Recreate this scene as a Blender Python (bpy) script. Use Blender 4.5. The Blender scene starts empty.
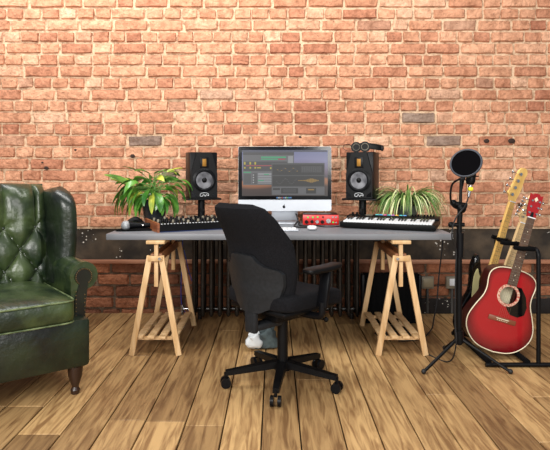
import bpy, bmesh, math, random
from mathutils import Vector, Matrix, Euler, noise
random.seed(7)
PI = math.pi
C = bpy.context.scene.collection

# ------------------------------------------------------------------ camera, world, lights, exposure
F = 571.0; HZ = 168.0; CAMZ = 1.13
cam_d = bpy.data.cameras.new('camera'); cam = bpy.data.objects.new('camera', cam_d); C.objects.link(cam)
cam.location = (0, 0, CAMZ); cam.rotation_euler = (PI/2, 0, 0)
cam_d.sensor_fit = 'HORIZONTAL'; cam_d.sensor_width = 36.0; cam_d.lens = 36.0*F/550.0
cam_d.shift_y = -(225.0-HZ)/550.0; cam_d.clip_start = 0.05
bpy.context.scene.camera = cam
W = bpy.data.worlds.new('world'); bpy.context.scene.world = W; W.use_nodes = True
W.node_tree.nodes['Background'].inputs[0].default_value = (0.86, 0.92, 1.0, 1)
W.node_tree.nodes['Background'].inputs[1].default_value = 0.30
def area(name, loc, target, sx, sy, power, color):
    d = bpy.data.lights.new(name, 'AREA'); d.shape = 'RECTANGLE'; d.size = sx; d.size_y = sy
    d.energy = power; d.color = color
    o = bpy.data.objects.new(name, d); C.objects.link(o); o.location = loc
    o.rotation_euler = (Vector(target)-Vector(loc)).to_track_quat('-Z', 'Y').to_euler()
    return o
area('window_light', (-1.8, -0.9, 2.25), (0.0, 4.4, 0.9), 2.4, 1.7, 165, (1.0, 0.975, 0.94))
area('fill_light_right', (1.6, -1.2, 1.8), (0.3, 4.4, 0.7), 1.8, 1.5, 78, (1.0, 0.975, 0.94))  # added low frontal fill that brightens under the desk, not a known window
area('relief_top_light', (-0.8, 3.1, 3.5), (-0.4, 4.3, 0.9), 4.6, 0.5, 95, (1.0, 0.98, 0.95))  # added overhead strip, out of view, raking the bricks for relief
vs = bpy.context.scene.view_settings
vs.view_transform = 'Standard'; vs.look = 'None'; vs.gamma = 1; vs.use_curve_mapping = False
vs.exposure = 0.35

# ------------------------------------------------------------------ helpers
def P(px, py, Y): return Vector(((px-275.0)*Y/F, Y, CAMZ+(HZ-py)*Y/F))
def lin(c):
    c = c/255.0
    return c/12.92 if c <= 0.04045 else ((c+0.055)/1.055)**2.4
def S(r, g, b): return (lin(r), lin(g), lin(b), 1)
_m = {}
def mat(name, c, rough=0.6, metal=0.0, c2=None, scale=8.0, bump=0.0, bscale=None, emit=None, es=1.0, stretch=None, coat=0.0, contrast=(0.35, 0.65), spec=0.5):
    if name in _m: return _m[name]
    m = bpy.data.materials.new(name); m.use_nodes = True; nt = m.node_tree
    b = nt.nodes['Principled BSDF']
    b.inputs['Base Color'].default_value = c; b.inputs['Roughness'].default_value = rough
    b.inputs['Metallic'].default_value = metal; b.inputs['Coat Weight'].default_value = coat
    b.inputs['Specular IOR Level'].default_value = spec
    tc = nt.nodes.new('ShaderNodeTexCoord'); mp = nt.nodes.new('ShaderNodeMapping')
    nt.links.new(tc.outputs['Object'], mp.inputs['Vector'])
    if stretch: mp.inputs['Scale'].default_value = stretch
    n = nt.nodes.new('ShaderNodeTexNoise'); n.inputs['Scale'].default_value = scale; n.inputs['Detail'].default_value = 5
    nt.links.new(mp.outputs[0], n.inputs['Vector'])
    if c2 is None: c2 = tuple(min(1, x*0.86) for x in c[:3])+(1,)
    r = nt.nodes.new('ShaderNodeValToRGB'); r.color_ramp.elements[0].position = contrast[0]; r.color_ramp.elements[1].position = contrast[1]
    r.color_ramp.elements[0].color = c2; r.color_ramp.elements[1].color = c
    nt.links.new(n.outputs['Fac'], r.inputs[0]); nt.links.new(r.outputs[0], b.inputs['Base Color'])
    if bump:
        n2 = nt.nodes.new('ShaderNodeTexNoise'); n2.inputs['Scale'].default_value = bscale or scale*4; n2.inputs['Detail'].default_value = 4
        nt.links.new(mp.outputs[0], n2.inputs['Vector'])
        bm_ = nt.nodes.new('ShaderNodeBump'); bm_.inputs['Strength'].default_value = bump; bm_.inputs['Distance'].default_value = 0.01
        nt.links.new(n2.outputs['Fac'], bm_.inputs['Height']); nt.links.new(bm_.outputs[0], b.inputs['Normal'])
    if emit:
        b.inputs['Emission Color'].default_value = emit; b.inputs['Emission Strength'].default_value = es
    _m[name] = m
    return m

class MB:
    def __init__(s): s.b = bmesh.new(); s.k = 0
    def mi(s, k): s.k = k; return s
    def face(s, vs_):
        try:
            f = s.b.faces.new(vs_); f.material_index = s.k; f.smooth = True; return f
        except ValueError: return None
    def box(s, c, size, rot=None, bev=0.0, seg=2):
        t = bmesh.new(); bmesh.ops.create_cube(t, size=1)
        for v in t.verts: v.co = Vector((v.co.x*size[0], v.co.y*size[1], v.co.z*size[2]))
        if bev: bmesh.ops.bevel(t, geom=t.edges[:], offset=bev, segments=seg, affect='EDGES', profile=0.5)
        R = (rot if isinstance(rot, Matrix) else Euler(rot).to_matrix()) if rot is not None else Matrix.Identity(3)
        mp = {v: s.b.verts.new(R @ v.co + Vector(c)) for v in t.verts}
        for f in t.faces:
            g = s.face([mp[v] for v in f.verts])
            if g: g.smooth = bool(bev)
        t.free(); return s
    def bar(s, a, b, w, h, up=(0, 0, 1), bev=0.0):
        a = Vector(a); b = Vector(b); d = b-a; L = d.length; z = d.normalized()
        x = Vector(up).cross(z)
        if x.length < 1e-4: x = Vector((1, 0, 0)).cross(z)
        x.normalize(); y = z.cross(x)
        return s.box((a+b)/2, (w, h, L), Matrix((x, y, z)).transposed(), bev)
    def loft(s, rings, cap=True, closed=False):
        R = [[s.b.verts.new(Vector(p)) for p in r] for r in rings]; n = len(R[0])
        for i in range(len(R)-1 + (1 if closed else 0)):
            A = R[i]; B = R[(i+1) % len(R)]
            for j in range(n): s.face([A[j], A[(j+1) % n], B[(j+1) % n], B[j]])
        if cap and not closed:
            s.face(R[0][::-1]); s.face(R[-1])
        return s
    def tube(s, pts, r, n=8, cap=True):
        pts = [Vector(p) for p in pts]; rings = []; prev = None
        for i, p in enumerate(pts):
            d = (pts[min(i+1, len(pts)-1)]-pts[max(i-1, 0)]).normalized()
            if prev is None:
                x = d.cross(Vector((0, 0, 1)))
                if x.length < 1e-3: x = d.cross(Vector((0, 1, 0)))
            else: x = prev - d*prev.dot(d)
            x.normalize(); prev = x; y = d.cross(x)
            rr = r[i] if isinstance(r, (list, tuple)) else r
            rings.append([p+(x*math.cos(2*PI*k/n)+y*math.sin(2*PI*k/n))*rr for k in range(n)])
        return s.loft(rings, cap)
    def cyl(s, a, b, r, r2=None, n=20): return s.tube([a, b], [r, r if r2 is None else r2], n)
    def lathe(s, prof, n=28, M=None):
        M = M or Matrix.Identity(4)
        return s.loft([[M @ Vector((r*math.cos(2*PI*k/n), r*math.sin(2*PI*k/n), z)) for k in range(n)] for r, z in prof])
    def ball(s, c, r, n=14, sc=(1, 1, 1), R=None):
        R = R or Matrix.Identity(3); rings = []
        for i in range(1, n):
            a = PI*i/n
            rings.append([Vector(c)+R @ Vector((r*math.sin(a)*math.cos(2*PI*k/n)*sc[0], r*math.sin(a)*math.sin(2*PI*k/n)*sc[1], r*math.cos(a)*sc[2])) for k in range(n)])
        return s.loft(rings[::-1])
    def sq(s, c, hs, e1=0.35, e2=0.35, n=28, m=16, fn=None):
        """superellipsoid cushion"""
        def pw(v, e): return math.copysign(abs(v)**e, v)
        rings = []
        for i in range(m+1):
            a = -PI/2+PI*i/m; a = max(min(a, PI/2-0.02), -PI/2+0.02)
            rg = []
            for k in range(n):
                w = 2*PI*k/n
                q = Vector((hs[0]*pw(math.cos(a), e1)*pw(math.cos(w), e2), hs[1]*pw(math.cos(a), e1)*pw(math.sin(w), e2), hs[2]*pw(math.sin(a), e1)))
                if fn: q = fn(q)
                rg.append(Vector(c)+q)
            rings.append(rg)
        return s.loft(rings)
    def prism(s, poly, y0, y1, M=None, bev=0.0, axis='y'):
        M = M or Matrix.Identity(4)
        def q(p, y): return M @ (Vector((p[0], y, p[1])) if axis == 'y' else Vector((p[0], p[1], y)))
        A = [s.b.verts.new(q(p, y0)) for p in poly]; B = [s.b.verts.new(q(p, y1)) for p in poly]
        n = len(poly); f1 = s.face(A[::-1]); f2 = s.face(B)
        for f in (f1, f2):
            if f: f.smooth = False
        for j in range(n):
            f = s.face([A[j], A[(j+1) % n], B[(j+1) % n], B[j]])
            if f and n < 14: f.smooth = False
        return s
    def patch(s, f, nu, nv, th):
        """thick curved sheet; f(u,v) in 0..1, th = offset vector"""
        T = Vector(th)
        A = [[s.b.verts.new(Vector(f(i/nu, j/nv))) for j in range(nv+1)] for i in range(nu+1)]
        B = [[s.b.verts.new(Vector(f(i/nu, j/nv))+T) for j in range(nv+1)] for i in range(nu+1)]
        for i in range(nu):
            for j in range(nv):
                s.face([A[i][j], A[i+1][j], A[i+1][j+1], A[i][j+1]]); s.face([B[i][j+1], B[i+1][j+1], B[i+1][j], B[i][j]])
            for G in (0, nv): s.face([A[i][G], B[i][G], B[i+1][G], A[i+1][G]])
        for j in range(nv):
            for G in (0, nu): s.face([A[G][j], A[G][j+1], B[G][j+1], B[G][j]])
        return s
    def build(s, name, mats, parent=None, loc=None, sub=0):
        bmesh.ops.recalc_face_normals(s.b, faces=s.b.faces[:])
        me = bpy.data.meshes.new(name); s.b.to_mesh(me); s.b.free()
        for m in (mats if isinstance(mats, (list, tuple)) else [mats]): me.materials.append(m)
        o = bpy.data.objects.new(name, me); C.objects.link(o)
        if parent: o.parent = parent
        if loc: o.location = loc
        try: me.set_sharp_from_angle(angle=math.radians(38))
        except Exception: pass
        if sub:
            md = o.modifiers.new('sub', 'SUBSURF'); md.levels = sub; md.render_levels = sub
        return o
def tag(o, label, cat, group=None, kind=None):
    o['label'] = label; o['category'] = cat
    if group: o['group'] = group
    if kind: o['kind'] = kind
    return o
def thing(name, label, cat, loc=(0, 0, 0), rz=0.0, group=None, rot=None):
    o = bpy.data.objects.new(name, None); C.objects.link(o); o.empty_display_size = 0.1
    o.location = loc; o.rotation_euler = rot or (0, 0, rz)
    return tag(o, label, cat, group)
def struct(o): o['kind'] = 'structure'; return o
def bez(pts, n=8):
    """Catmull-Rom through the points"""
    pts = [Vector(p) for p in pts]; out = []
    for i in range(len(pts)-1):
        p0 = pts[max(i-1, 0)]; p1 = pts[i]; p2 = pts[i+1]; p3 = pts[min(i+2, len(pts)-1)]
        for k in range(n):
            t = k/n
            out.append(0.5*((2*p1)+(p2-p0)*t+(2*p0-5*p1+4*p2-p3)*t*t+(3*p1-p0-3*p2+p3)*t**3))
    out.append(pts[-1]); return out
def interp(tab, x):
    if x <= tab[0][0]: return tab[0][1]
    for (a, b), (c, d) in zip(tab, tab[1:]):
        if x <= c:
            t = (x-a)/(c-a); t = t*t*(3-2*t)*0.5+t*0.5
            return b+(d-b)*t
    return tab[-1][1]
def dup(root, loc=None, rz=None, label=None):
    def rec(o, par):
        c = o.copy(); C.objects.link(c)
        if par: c.parent = par
        for ch in [x for x in kids if x.parent == o]: rec(ch, c)
        return c
    kids = list(bpy.data.objects); r = rec(root, None)
    if loc: r.location = loc
    if rz is not None: r.rotation_euler = (0, 0, rz)
    if label: r['label'] = label
    return r

# ------------------------------------------------------------------ materials
def attr_mat(name, build):
    m = bpy.data.materials.new(name); m.use_nodes = True; build(m.node_tree, m.node_tree.nodes['Principled BSDF']); return m
def _brick(nt, b):
    N = nt.nodes.new; L = nt.links.new
    at = N('ShaderNodeAttribute'); at.attribute_name = 'tint'
    sep = N('ShaderNodeSeparateColor'); L(at.outputs['Color'], sep.inputs[0])
    r1 = N('ShaderNodeValToRGB'); e = r1.color_ramp.elements
    e[0].position = 0; e[0].color = S(176, 118, 92); e[1].position = 1; e[1].color = S(218, 174, 144)
    x = e.new(0.4); x.color = S(198, 143, 112); x = e.new(0.75); x.color = S(212, 160, 128)
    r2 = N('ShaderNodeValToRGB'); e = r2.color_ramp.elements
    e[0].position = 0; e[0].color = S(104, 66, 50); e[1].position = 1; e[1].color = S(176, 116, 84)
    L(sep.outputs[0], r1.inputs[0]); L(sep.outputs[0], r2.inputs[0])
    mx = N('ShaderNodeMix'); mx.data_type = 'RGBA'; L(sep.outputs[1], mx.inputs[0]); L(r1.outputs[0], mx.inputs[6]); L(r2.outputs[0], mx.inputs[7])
    mg = N('ShaderNodeMix'); mg.data_type = 'RGBA'; L(sep.outputs[2], mg.inputs[0]); L(mx.outputs[2], mg.inputs[6]); mg.inputs[7].default_value = S(122, 112, 104)
    tc = N('ShaderNodeTexCoord')
    n = N('ShaderNodeTexNoise'); n.inputs['Scale'].default_value = 17; n.inputs['Detail'].default_value = 8; n.inputs['Roughness'].default_value = 0.7
    L(tc.outputs['Object'], n.inputs['Vector'])
    rr = N('ShaderNodeValToRGB'); rr.color_ramp.elements[0].position = 0.35; rr.color_ramp.elements[1].position = 0.62
    rr.color_ramp.elements[0].color = (0.62, 0.56, 0.52, 1); rr.color_ramp.elements[1].color = (1.12, 1.12, 1.12, 1)
    L(n.outputs['Fac'], rr.inputs[0])
    mu = N('ShaderNodeMix'); mu.data_type = 'RGBA'; mu.blend_type = 'MULTIPLY'; mu.inputs[0].default_value = 1
    L(mg.outputs[2], mu.inputs[6]); L(rr.outputs[0], mu.inputs[7])
    n3 = N('ShaderNodeTexNoise'); n3.inputs['Scale'].default_value = 46; n3.inputs['Detail'].default_value = 3
    L(tc.outputs['Object'], n3.inputs['Vector'])
    r3 = N('ShaderNodeValToRGB'); r3.color_ramp.elements[0].position = 0.63; r3.color_ramp.elements[1].position = 0.70
    r3.color_ramp.elements[0].color = (0, 0, 0, 1); r3.color_ramp.elements[1].color = (0.55, 0.55, 0.55, 1)
    L(n3.outputs['Fac'], r3.inputs[0])
    ml = N('ShaderNodeMix'); ml.data_type = 'RGBA'; L(r3.outputs[0], ml.inputs[0]); L(mu.outputs[2], ml.inputs[6]); ml.inputs[7].default_value = S(120, 84, 66)
    L(ml.outputs[2], b.inputs['Base Color']); b.inputs['Roughness'].default_value = 0.9; b.inputs['Specular IOR Level'].default_value = 0.2
    n2 = N('ShaderNodeTexNoise'); n2.inputs['Scale'].default_value = 38; n2.inputs['Detail'].default_value = 8
    L(tc.outputs['Object'], n2.inputs['Vector'])
    bu = N('ShaderNodeBump'); bu.inputs['Strength'].default_value = 1.0; bu.inputs['Distance'].default_value = 0.016
    L(n2.outputs['Fac'], bu.inputs['Height']); L(bu.outputs[0], b.inputs['Normal'])
M_brick = attr_mat('old_brick', _brick)
def _splat(nt, b, base, base2, dens=0.0):
    N = nt.nodes.new; L = nt.links.new; tc = N('ShaderNodeTexCoord')
    n = N('ShaderNodeTexNoise'); n.inputs['Scale'].default_value = 6; n.inputs['Detail'].default_value = 8; L(tc.outputs['Object'], n.inputs['Vector'])
    r = N('ShaderNodeValToRGB'); r.color_ramp.elements[0].position = 0.38; r.color_ramp.elements[1].position = 0.66
    r.color_ramp.elements[0].color = base; r.color_ramp.elements[1].color = base2; L(n.outputs['Fac'], r.inputs[0])
    v = N('ShaderNodeTexVoronoi'); v.inputs['Scale'].default_value = 34; L(tc.outputs['Object'], v.inputs['Vector'])
    v2 = N('ShaderNodeMath'); v2.operation = 'LESS_THAN'; v2.inputs[1].default_value = 0.2; L(v.outputs['Distance'], v2.inputs[0])
    n2 = N('ShaderNodeTexNoise'); n2.inputs['Scale'].default_value = 4.0; L(tc.outputs['Object'], n2.inputs['Vector'])
    g = N('ShaderNodeMath'); g.operation = 'GREATER_THAN'; g.inputs[1].default_value = 0.56-dens; L(n2.outputs['Fac'], g.inputs[0])
    mu = N('ShaderNodeMath'); mu.operation = 'MULTIPLY'; L(v2.outputs[0], mu.inputs[0]); L(g.outputs[0], mu.inputs[1])
    mx = N('ShaderNodeMix'); mx.data_type = 'RGBA'; L(mu.outputs[0], mx.inputs[0]); L(r.outputs[0], mx.inputs[6]); mx.inputs[7].default_value = S(205, 200, 190)
    L(mx.outputs[2], b.inputs['Base Color']); b.inputs['Roughness'].default_value = 0.85
    bu = N('ShaderNodeBump'); bu.inputs['Strength'].default_value = 0.7; bu.inputs['Distance'].default_value = 0.02
    L(n.outputs['Fac'], bu.inputs['Height']); L(bu.outputs[0], b.inputs['Normal'])
M_band = attr_mat('dark_render_band', lambda nt, b: _splat(nt, b, S(40, 33, 26), S(84, 70, 54)))
M_skirt = attr_mat('splattered_black_skirting', lambda nt, b: _splat(nt, b, S(22, 18, 16), S(38, 30, 26), 0.05))
M_mortar = mat('pale_mortar', S(214, 184, 152), 0.95, c2=S(150, 112, 84), scale=26, bump=0.9, bscale=90, contrast=(0.3, 0.52))
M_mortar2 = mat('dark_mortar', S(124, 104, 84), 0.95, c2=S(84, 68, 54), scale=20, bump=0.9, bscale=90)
def _floor(nt, b):
    N = nt.nodes.new; L = nt.links.new
    at = N('ShaderNodeAttribute'); at.attribute_name = 'tint'
    sep = N('ShaderNodeSeparateColor'); L(at.outputs['Color'], sep.inputs[0])
    r1 = N('ShaderNodeValToRGB'); e = r1.color_ramp.elements
    e[0].color = S(124, 94, 58); e[1].color = S(188, 152, 102); L(sep.outputs[0], r1.inputs[0])
    tc = N('ShaderNodeTexCoord'); mp = N('ShaderNodeMapping'); mp.inputs['Scale'].default_value = (14, 1.2, 1); L(tc.outputs['Object'], mp.inputs['Vector'])
    n = N('ShaderNodeTexNoise'); n.inputs['Scale'].default_value = 2.5; n.inputs['Detail'].default_value = 8; n.inputs['Distortion'].default_value = 1.2
    L(mp.outputs[0], n.inputs['Vector'])
    rr = N('ShaderNodeValToRGB'); rr.color_ramp.elements[0].position = 0.35; rr.color_ramp.elements[1].position = 0.6
    rr.color_ramp.elements[0].color = (0.5, 0.42, 0.36, 1); rr.color_ramp.elements[1].color = (1.1, 1.1, 1.1, 1); L(n.outputs['Fac'], rr.inputs[0])
    mu = N('ShaderNodeMix'); mu.data_type = 'RGBA'; mu.blend_type = 'MULTIPLY'; mu.inputs[0].default_value = 1
    L(r1.outputs[0], mu.inputs[6]); L(rr.outputs[0], mu.inputs[7]); L(mu.outputs[2], b.inputs['Base Color'])
    b.inputs['Roughness'].default_value = 0.5
    bu = N('ShaderNodeBump'); bu.inputs['Strength'].default_value = 0.3; bu.inputs['Distance'].default_value = 0.004
    L(n.outputs['Fac'], bu.inputs['Height']); L(bu.outputs[0], b.inputs['Normal'])
M_floor = attr_mat('worn_floorboards', _floor)
M_gap = mat('floor_gap', S(22, 15, 10), 0.9)
M_rail = mat('pinkish_timber', S(196, 140, 108), 0.6, c2=S(150, 96, 70), scale=3, stretch=(0.5, 8, 8), bump=0.2)
M_desk = mat('grey_laminate', S(118, 120, 124), 0.45, c2=S(110, 112, 117), scale=3)
M_pine = mat('pale_pine', S(222, 188, 142), 0.55, c2=S(196, 156, 106), scale=5, stretch=(6, 6, 0.8), bump=0.08)
M_pinedk = mat('shadow_toned_pine_rail', S(150, 98, 62), 0.55, c2=S(112, 68, 40), scale=5, stretch=(8, 1, 8))  # browner than the other pine: shadow under the desk painted into the rails
M_iron = mat('black_cast_iron', S(40, 35, 30), 0.26, 0.2, c2=S(26, 22, 19), scale=14, bump=0.15)
M_chrome = mat('chrome', S(200, 200, 200), 0.22, 1.0)
M_steel = mat('brushed_aluminium', S(198, 202, 208), 0.35, 0.55, c2=S(190, 194, 200), scale=4)
M_black = mat('black_plastic', S(12, 12, 13), 0.42, c2=S(8, 8, 9), scale=20, spec=0.16)
M_black2 = mat('satin_black', S(12, 13, 16), 0.36, c2=S(9, 9, 11), scale=18, bump=0.05, spec=0.16)
M_gloss = mat('gloss_black', S(10, 10, 12), 0.12, c2=S(8, 8, 9))
M_rubber = mat('rubber_cable', S(16, 16, 17), 0.6)
M_foam = mat('black_foam', S(11, 11, 12), 0.97, bump=0.6, bscale=240, spec=0.1)
M_fabric = mat('charcoal_woven_fabric', S(27, 27, 30), 0.95, c2=S(16, 16, 18), scale=180, bump=0.5, bscale=420, spec=0.12)
M_shell = mat('dark_grey_chair_plastic', S(35, 37, 40), 0.5, c2=S(29, 31, 33), scale=60, bump=0.12, bscale=300, spec=0.2)
M_leather = mat('green_leather', S(70, 84, 46), 0.34, c2=S(18, 32, 18), scale=5.5, bump=0.55, bscale=20, contrast=(0.36, 0.72), coat=0.1)
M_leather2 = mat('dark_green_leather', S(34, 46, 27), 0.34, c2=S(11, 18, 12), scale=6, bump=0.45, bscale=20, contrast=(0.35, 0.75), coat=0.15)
M_pipe = mat('worn_piping', S(112, 124, 84), 0.45, c2=S(62, 76, 44), scale=20)
M_brass = mat('aged_brass', S(120, 96, 62), 0.4, 0.8)
M_white = mat('white_plastic', S(226, 228, 230), 0.4, c2=S(220, 222, 224))
M_red = mat('red_enamel', S(206, 36, 30), 0.35, c2=S(192, 28, 24))
M_walnut = mat('walnut_cheek', S(150, 88, 52), 0.45, c2=S(104, 56, 32), scale=8, stretch=(1, 1, 8))
M_blue = mat('blue_edge', S(28, 52, 110), 0.5)
M_leaf = mat('deep_green_leaf', S(104, 160, 60), 0.3, c2=S(34, 88, 26), scale=12, spec=0.7)
M_leafy = mat('yellowed_leaf', S(186, 190, 70), 0.4, c2=S(110, 140, 44), scale=16)
M_sleaf = mat('spider_leaf_green', S(118, 150, 78), 0.45, c2=S(84, 120, 50), scale=12)
M_sleaf2 = mat('spider_leaf_cream', S(214, 218, 168), 0.45, c2=S(180, 190, 120), scale=12)
M_pot = mat('dark_glazed_pot', S(50, 53, 56), 0.2, c2=S(34, 36, 38), scale=12)
M_pot2 = mat('grey_green_pot', S(98, 108, 100), 0.4)
M_soil = mat('soil', S(48, 34, 24), 0.95, bump=0.8, bscale=80)
M_conc = mat('grey_metal_box', S(140, 132, 114), 0.5, 0.1, c2=S(112, 104, 88), scale=10)

# ------------------------------------------------------------------ structure
WY = 4.46
def back_wall():
    mb = MB(); tints = {}
    lay = mb.b.verts.layers.float_color.new('tint')
    def slab(x0, x1, z0, z1, mi, y=WY+0.004, n=None):
        nx = max(2, int((x1-x0)/0.06)); nz = max(1, int((z1-z0)/0.03)); mb.mi(mi)
        G = [[mb.b.verts.new((x0+(x1-x0)*i/nx, y+0.006*noise.noise(Vector((i*0.9, j*0.9, mi))), z0+(z1-z0)*j/nz)) for j in range(nz+1)] for i in range(nx+1)]
        for i in range(nx):
            for j in range(nz): mb.face([G[i][j], G[i+1][j], G[i+1][j+1], G[i][j+1]])
    X0, X1 = -4.2, 4.2
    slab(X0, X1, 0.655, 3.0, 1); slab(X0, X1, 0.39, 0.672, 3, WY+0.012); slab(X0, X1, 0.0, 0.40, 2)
    pitch = 0.0902
    def brick(x0, x1, z0, z1, tint):
        mb.mi(0); nx = 5 if x1-x0 > 0.18 else 3; nz = 3; g = 0.0032
        x0 += g+random.uniform(-.002, .003); x1 -= g+random.uniform(-.002, .003); z0 += g*1.05+random.uniform(-.002, .002); z1 -= g*1.05+random.uniform(-.002, .002)
        out = random.uniform(0.0, 0.009); dz = random.uniform(-.004, .004); V = []
        us = [0, 0.06]+[0.06+0.88*i/(nx-1) for i in range(1, nx-1)]+[0.94, 1]; ws = [0, 0.12, 0.5, 0.88, 1]
        for i, u in enumerate(us):
            col = []
            for j, w in enumerate(ws):
                edge = i in (0, len(us)-1) or j in (0, len(ws)-1)
                y = WY+0.012 if edge else WY-0.012-out+random.uniform(-.004, .004)
                if not edge and (i in (1, len(us)-2) or j in (1, len(ws)-2)): y += 0.002+random.random()*0.003
                v = mb.b.verts.new((x0+(x1-x0)*u+random.uniform(-.004, .004), y, z0+(z1-z0)*w+random.uniform(-.0034, .0034)+dz*(u-0.5)))
                v[lay] = tint; col.append(v)
            V.append(col)
        for i in range(len(us)-1):
            for j in range(len(ws)-1): mb.face([V[i][j], V[i+1][j], V[i+1][j+1], V[i][j+1]])
    special = [(131, 140), (150, 141), (171, 176), (411, 122), (452, 140), (412, 166)]
    def rows(zb, n, low):
        for r in range(n):
            z0 = zb+r*pitch; z1 = z0+pitch
            if low and z1 > 0.40: z1 = 0.395
            stretch = ((r+(1 if low else 0)) % 2 == 1)
            if low: stretch = r % 2 == 0 or True
            x = X0+random.uniform(0, 0.02)+(0.068 if stretch else 0)
            while x < X1:
                w = 0.273 if stretch else 0.1365
                if stretch and random.random() < 0.16: w = 0.1365
                if not stretch and random.random() < 0.08: w = 0.273
                w += random.uniform(-.012, .012)
                cpx = 275+(x+w/2)*F/WY; cpy = HZ-((z0+z1)/2-CAMZ)*F/WY
                gray = 0.0
                for sx, sy in special:
                    if abs(cpx-sx) < 9 and abs(cpy-sy) < 6: gray = 0.8
                if random.random() < 0.03: gray = random.uniform(0.15, 0.35)
                t = min(1, max(0, random.gauss(0.5, 0.26)))
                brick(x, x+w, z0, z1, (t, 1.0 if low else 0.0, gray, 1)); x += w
    for hx, hy, hr in ((47, 168, 2.0), (43, 163, 1.6), (133, 156, 2.2), (511, 141, 3.0), (501, 221, 2.6), (520, 205, 2.0), (486, 141, 2.4), (76, 150, 1.2), (300, 137, 1.2), (228, 141, 1.3)):
        c = P(hx, hy, WY); rr = hr*WY/F
        mb.mi(4).ball((c.x, WY-0.012, c.z), rr, 8, (1.2, 0.35, 0.9))  # dark flattened balls; their colour stands in for the shade inside holes
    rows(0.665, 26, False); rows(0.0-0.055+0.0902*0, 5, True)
    o = mb.build('wall_back', [M_brick, M_mortar, M_mortar2, M_band, mat('painted_pit', S(52, 36, 28), 0.95)]); struct(o)
back_wall()
def floor():
    mb = MB(); lay = mb.b.verts.layers.float_color.new('tint'); x = -4.2
    mb.mi(1).box((0, 2.2, -0.03), (8.4, 4.7, 0.01)); mb.mi(0)
    while x < 4.2:
        w = random.uniform(0.14, 0.19); y = -0.1
        while y < WY:
            L = min(random.uniform(1.4, 3.0), WY+0.02-y); t = random.random()
            if WY+0.02-y-L < 0.3: L = WY+0.02-y
            n0 = len(mb.b.verts); mb.box((x+w/2, y+L/2, -0.0125), (w-0.006, L-0.004, 0.025), bev=0.002, seg=1)
            mb.b.verts.ensure_lookup_table()
            for v in mb.b.verts[n0:]: v[lay] = (t, 0, 0, 1)
            y += L
        x += w
    struct(mb.build('floor', [M_floor, M_gap]))
floor()
mb = MB(); mb.box((0, WY-0.018, 0.402), (8.4, 0.034, 0.030), bev=0.005)
struct(mb.build('trim_1', M_rail))
mb = MB(); mb.box((2.48, WY-0.022, 0.058), (3.6, 0.026, 0.116), bev=0.004)
struct(mb.build('baseboard_back', M_skirt))

# ------------------------------------------------------------------ desk
DZ = 0.73
mb = MB(); mb.box(((-1.024+1.079)/2, 3.46+0.43, DZ-0.018), (2.103, 0.86, 0.036), bev=0.002)
tag(mb.build('desk_top', M_desk), 'long grey desk top laid across two pale wooden trestles', 'desk')

def trestle(X, flip, label):
    t = thing('trestle', label, 'trestle', (X, 3.77, 0), 0, 'wooden trestles under the desk')
    y0, y1 = -0.29, 0.29
    MB().box((0, 0, 0.681), (0.112, 0.66, 0.02), bev=0.002).build('top_board', M_pine, t)
    for y in (y0, y1):
        MB().box((0, y, 0.54), (0.024, 0.03, 0.262), bev=0.002).build('post', M_pine, t)
    for s in (-1, 1):
        MB().box((s*0.024, 0, 0.588), (0.02, 0.6, 0.042), bev=0.002).build('rail', M_pinedk, t)
        for y in (y0, y1):
            yy = y+(-0.028 if y < 0 else 0.028)
            MB().bar((s*0.034, yy, 0.60), (s*0.143, yy*1.02, 0.0), 0.034, 0.024, up=(0, 1, 0), bev=0.002).build('leg', M_pine, t)
    for y in (y0-0.046, y1+0.046):
        MB().box((0, y, 0.585), (0.086, 0.014, 0.03), bev=0.002).build('cross_piece', M_pine, t)
        MB().cyl((0.03*flip, y-0.016, 0.585), (0.03*flip, y+0.016, 0.585), 0.009).build('bolt', M_chrome, t)
    sh = MB()
    for k in range(4): sh.box((-0.105+0.07*k, 0, 0.098), (0.044, 0.60, 0.014), bev=0.002)
    for y in (-0.25, 0.25): sh.box((0, y, 0.083), (0.262, 0.03, 0.016))
    sh.build('slatted_shelf', M_pine, t)
    return t
trestle(-0.722, 1, 'pale pine trestle under the left end of the grey desk, beside the green armchair')
trestle(0.765, -1, 'pale pine trestle under the right end of the desk, before the ribbed shield')

# ------------------------------------------------------------------ radiator
def radiator():
    t = thing('column_radiator', 'black cast iron column radiator standing under the grey desk', 'radiator', (0.005, 4.28, 0))
    n = 20; pitch = 0.0635
    proto = None
    for k in range(n):
        x = (k-(n-1)/2)*pitch
        if proto is None:
            m = MB()
            for y in (-0.06, 0.06):
                m.tube([(0, y, 0.032), (0, y, 0.05), (0, y, 0.09), (0, y, 0.62), (0, y, 0.65), (0, y, 0.672)], [0.008, 0.017, 0.0155, 0.0155, 0.019, 0.010], 12)
            for z in (0.075, 0.635):
                m.box((0, 0, z), (0.03, 0.13, 0.032), bev=0.01)
                m.cyl((-pitch/2, 0, z), (pitch/2, 0, z), 0.017, n=12)
            proto = m.build('column', M_iron, t); o = proto
        else:
            o = proto.copy(); C.objects.link(o); o.parent = t
        o.location = (x, 0, 0)
    for s in (-1, 1):
        MB().cyl((s*0.57, 0.0, 0.0), (s*0.57, 0.0, 0.07), 0.016).build('foot', M_iron, t)
    v = MB(); v.cyl((-0.635, 0, 0.075), (-0.70, 0, 0.075), 0.011); v.cyl((-0.70, 0, 0.05), (-0.70, 0, 0.105), 0.014)
    v.build('valve', M_chrome, t)
    MB().cyl((-0.70, 0, 0.0), (-0.70, 0, 0.055), 0.008).build('inlet_pipe', M_chrome, t)
radiator()

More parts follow.
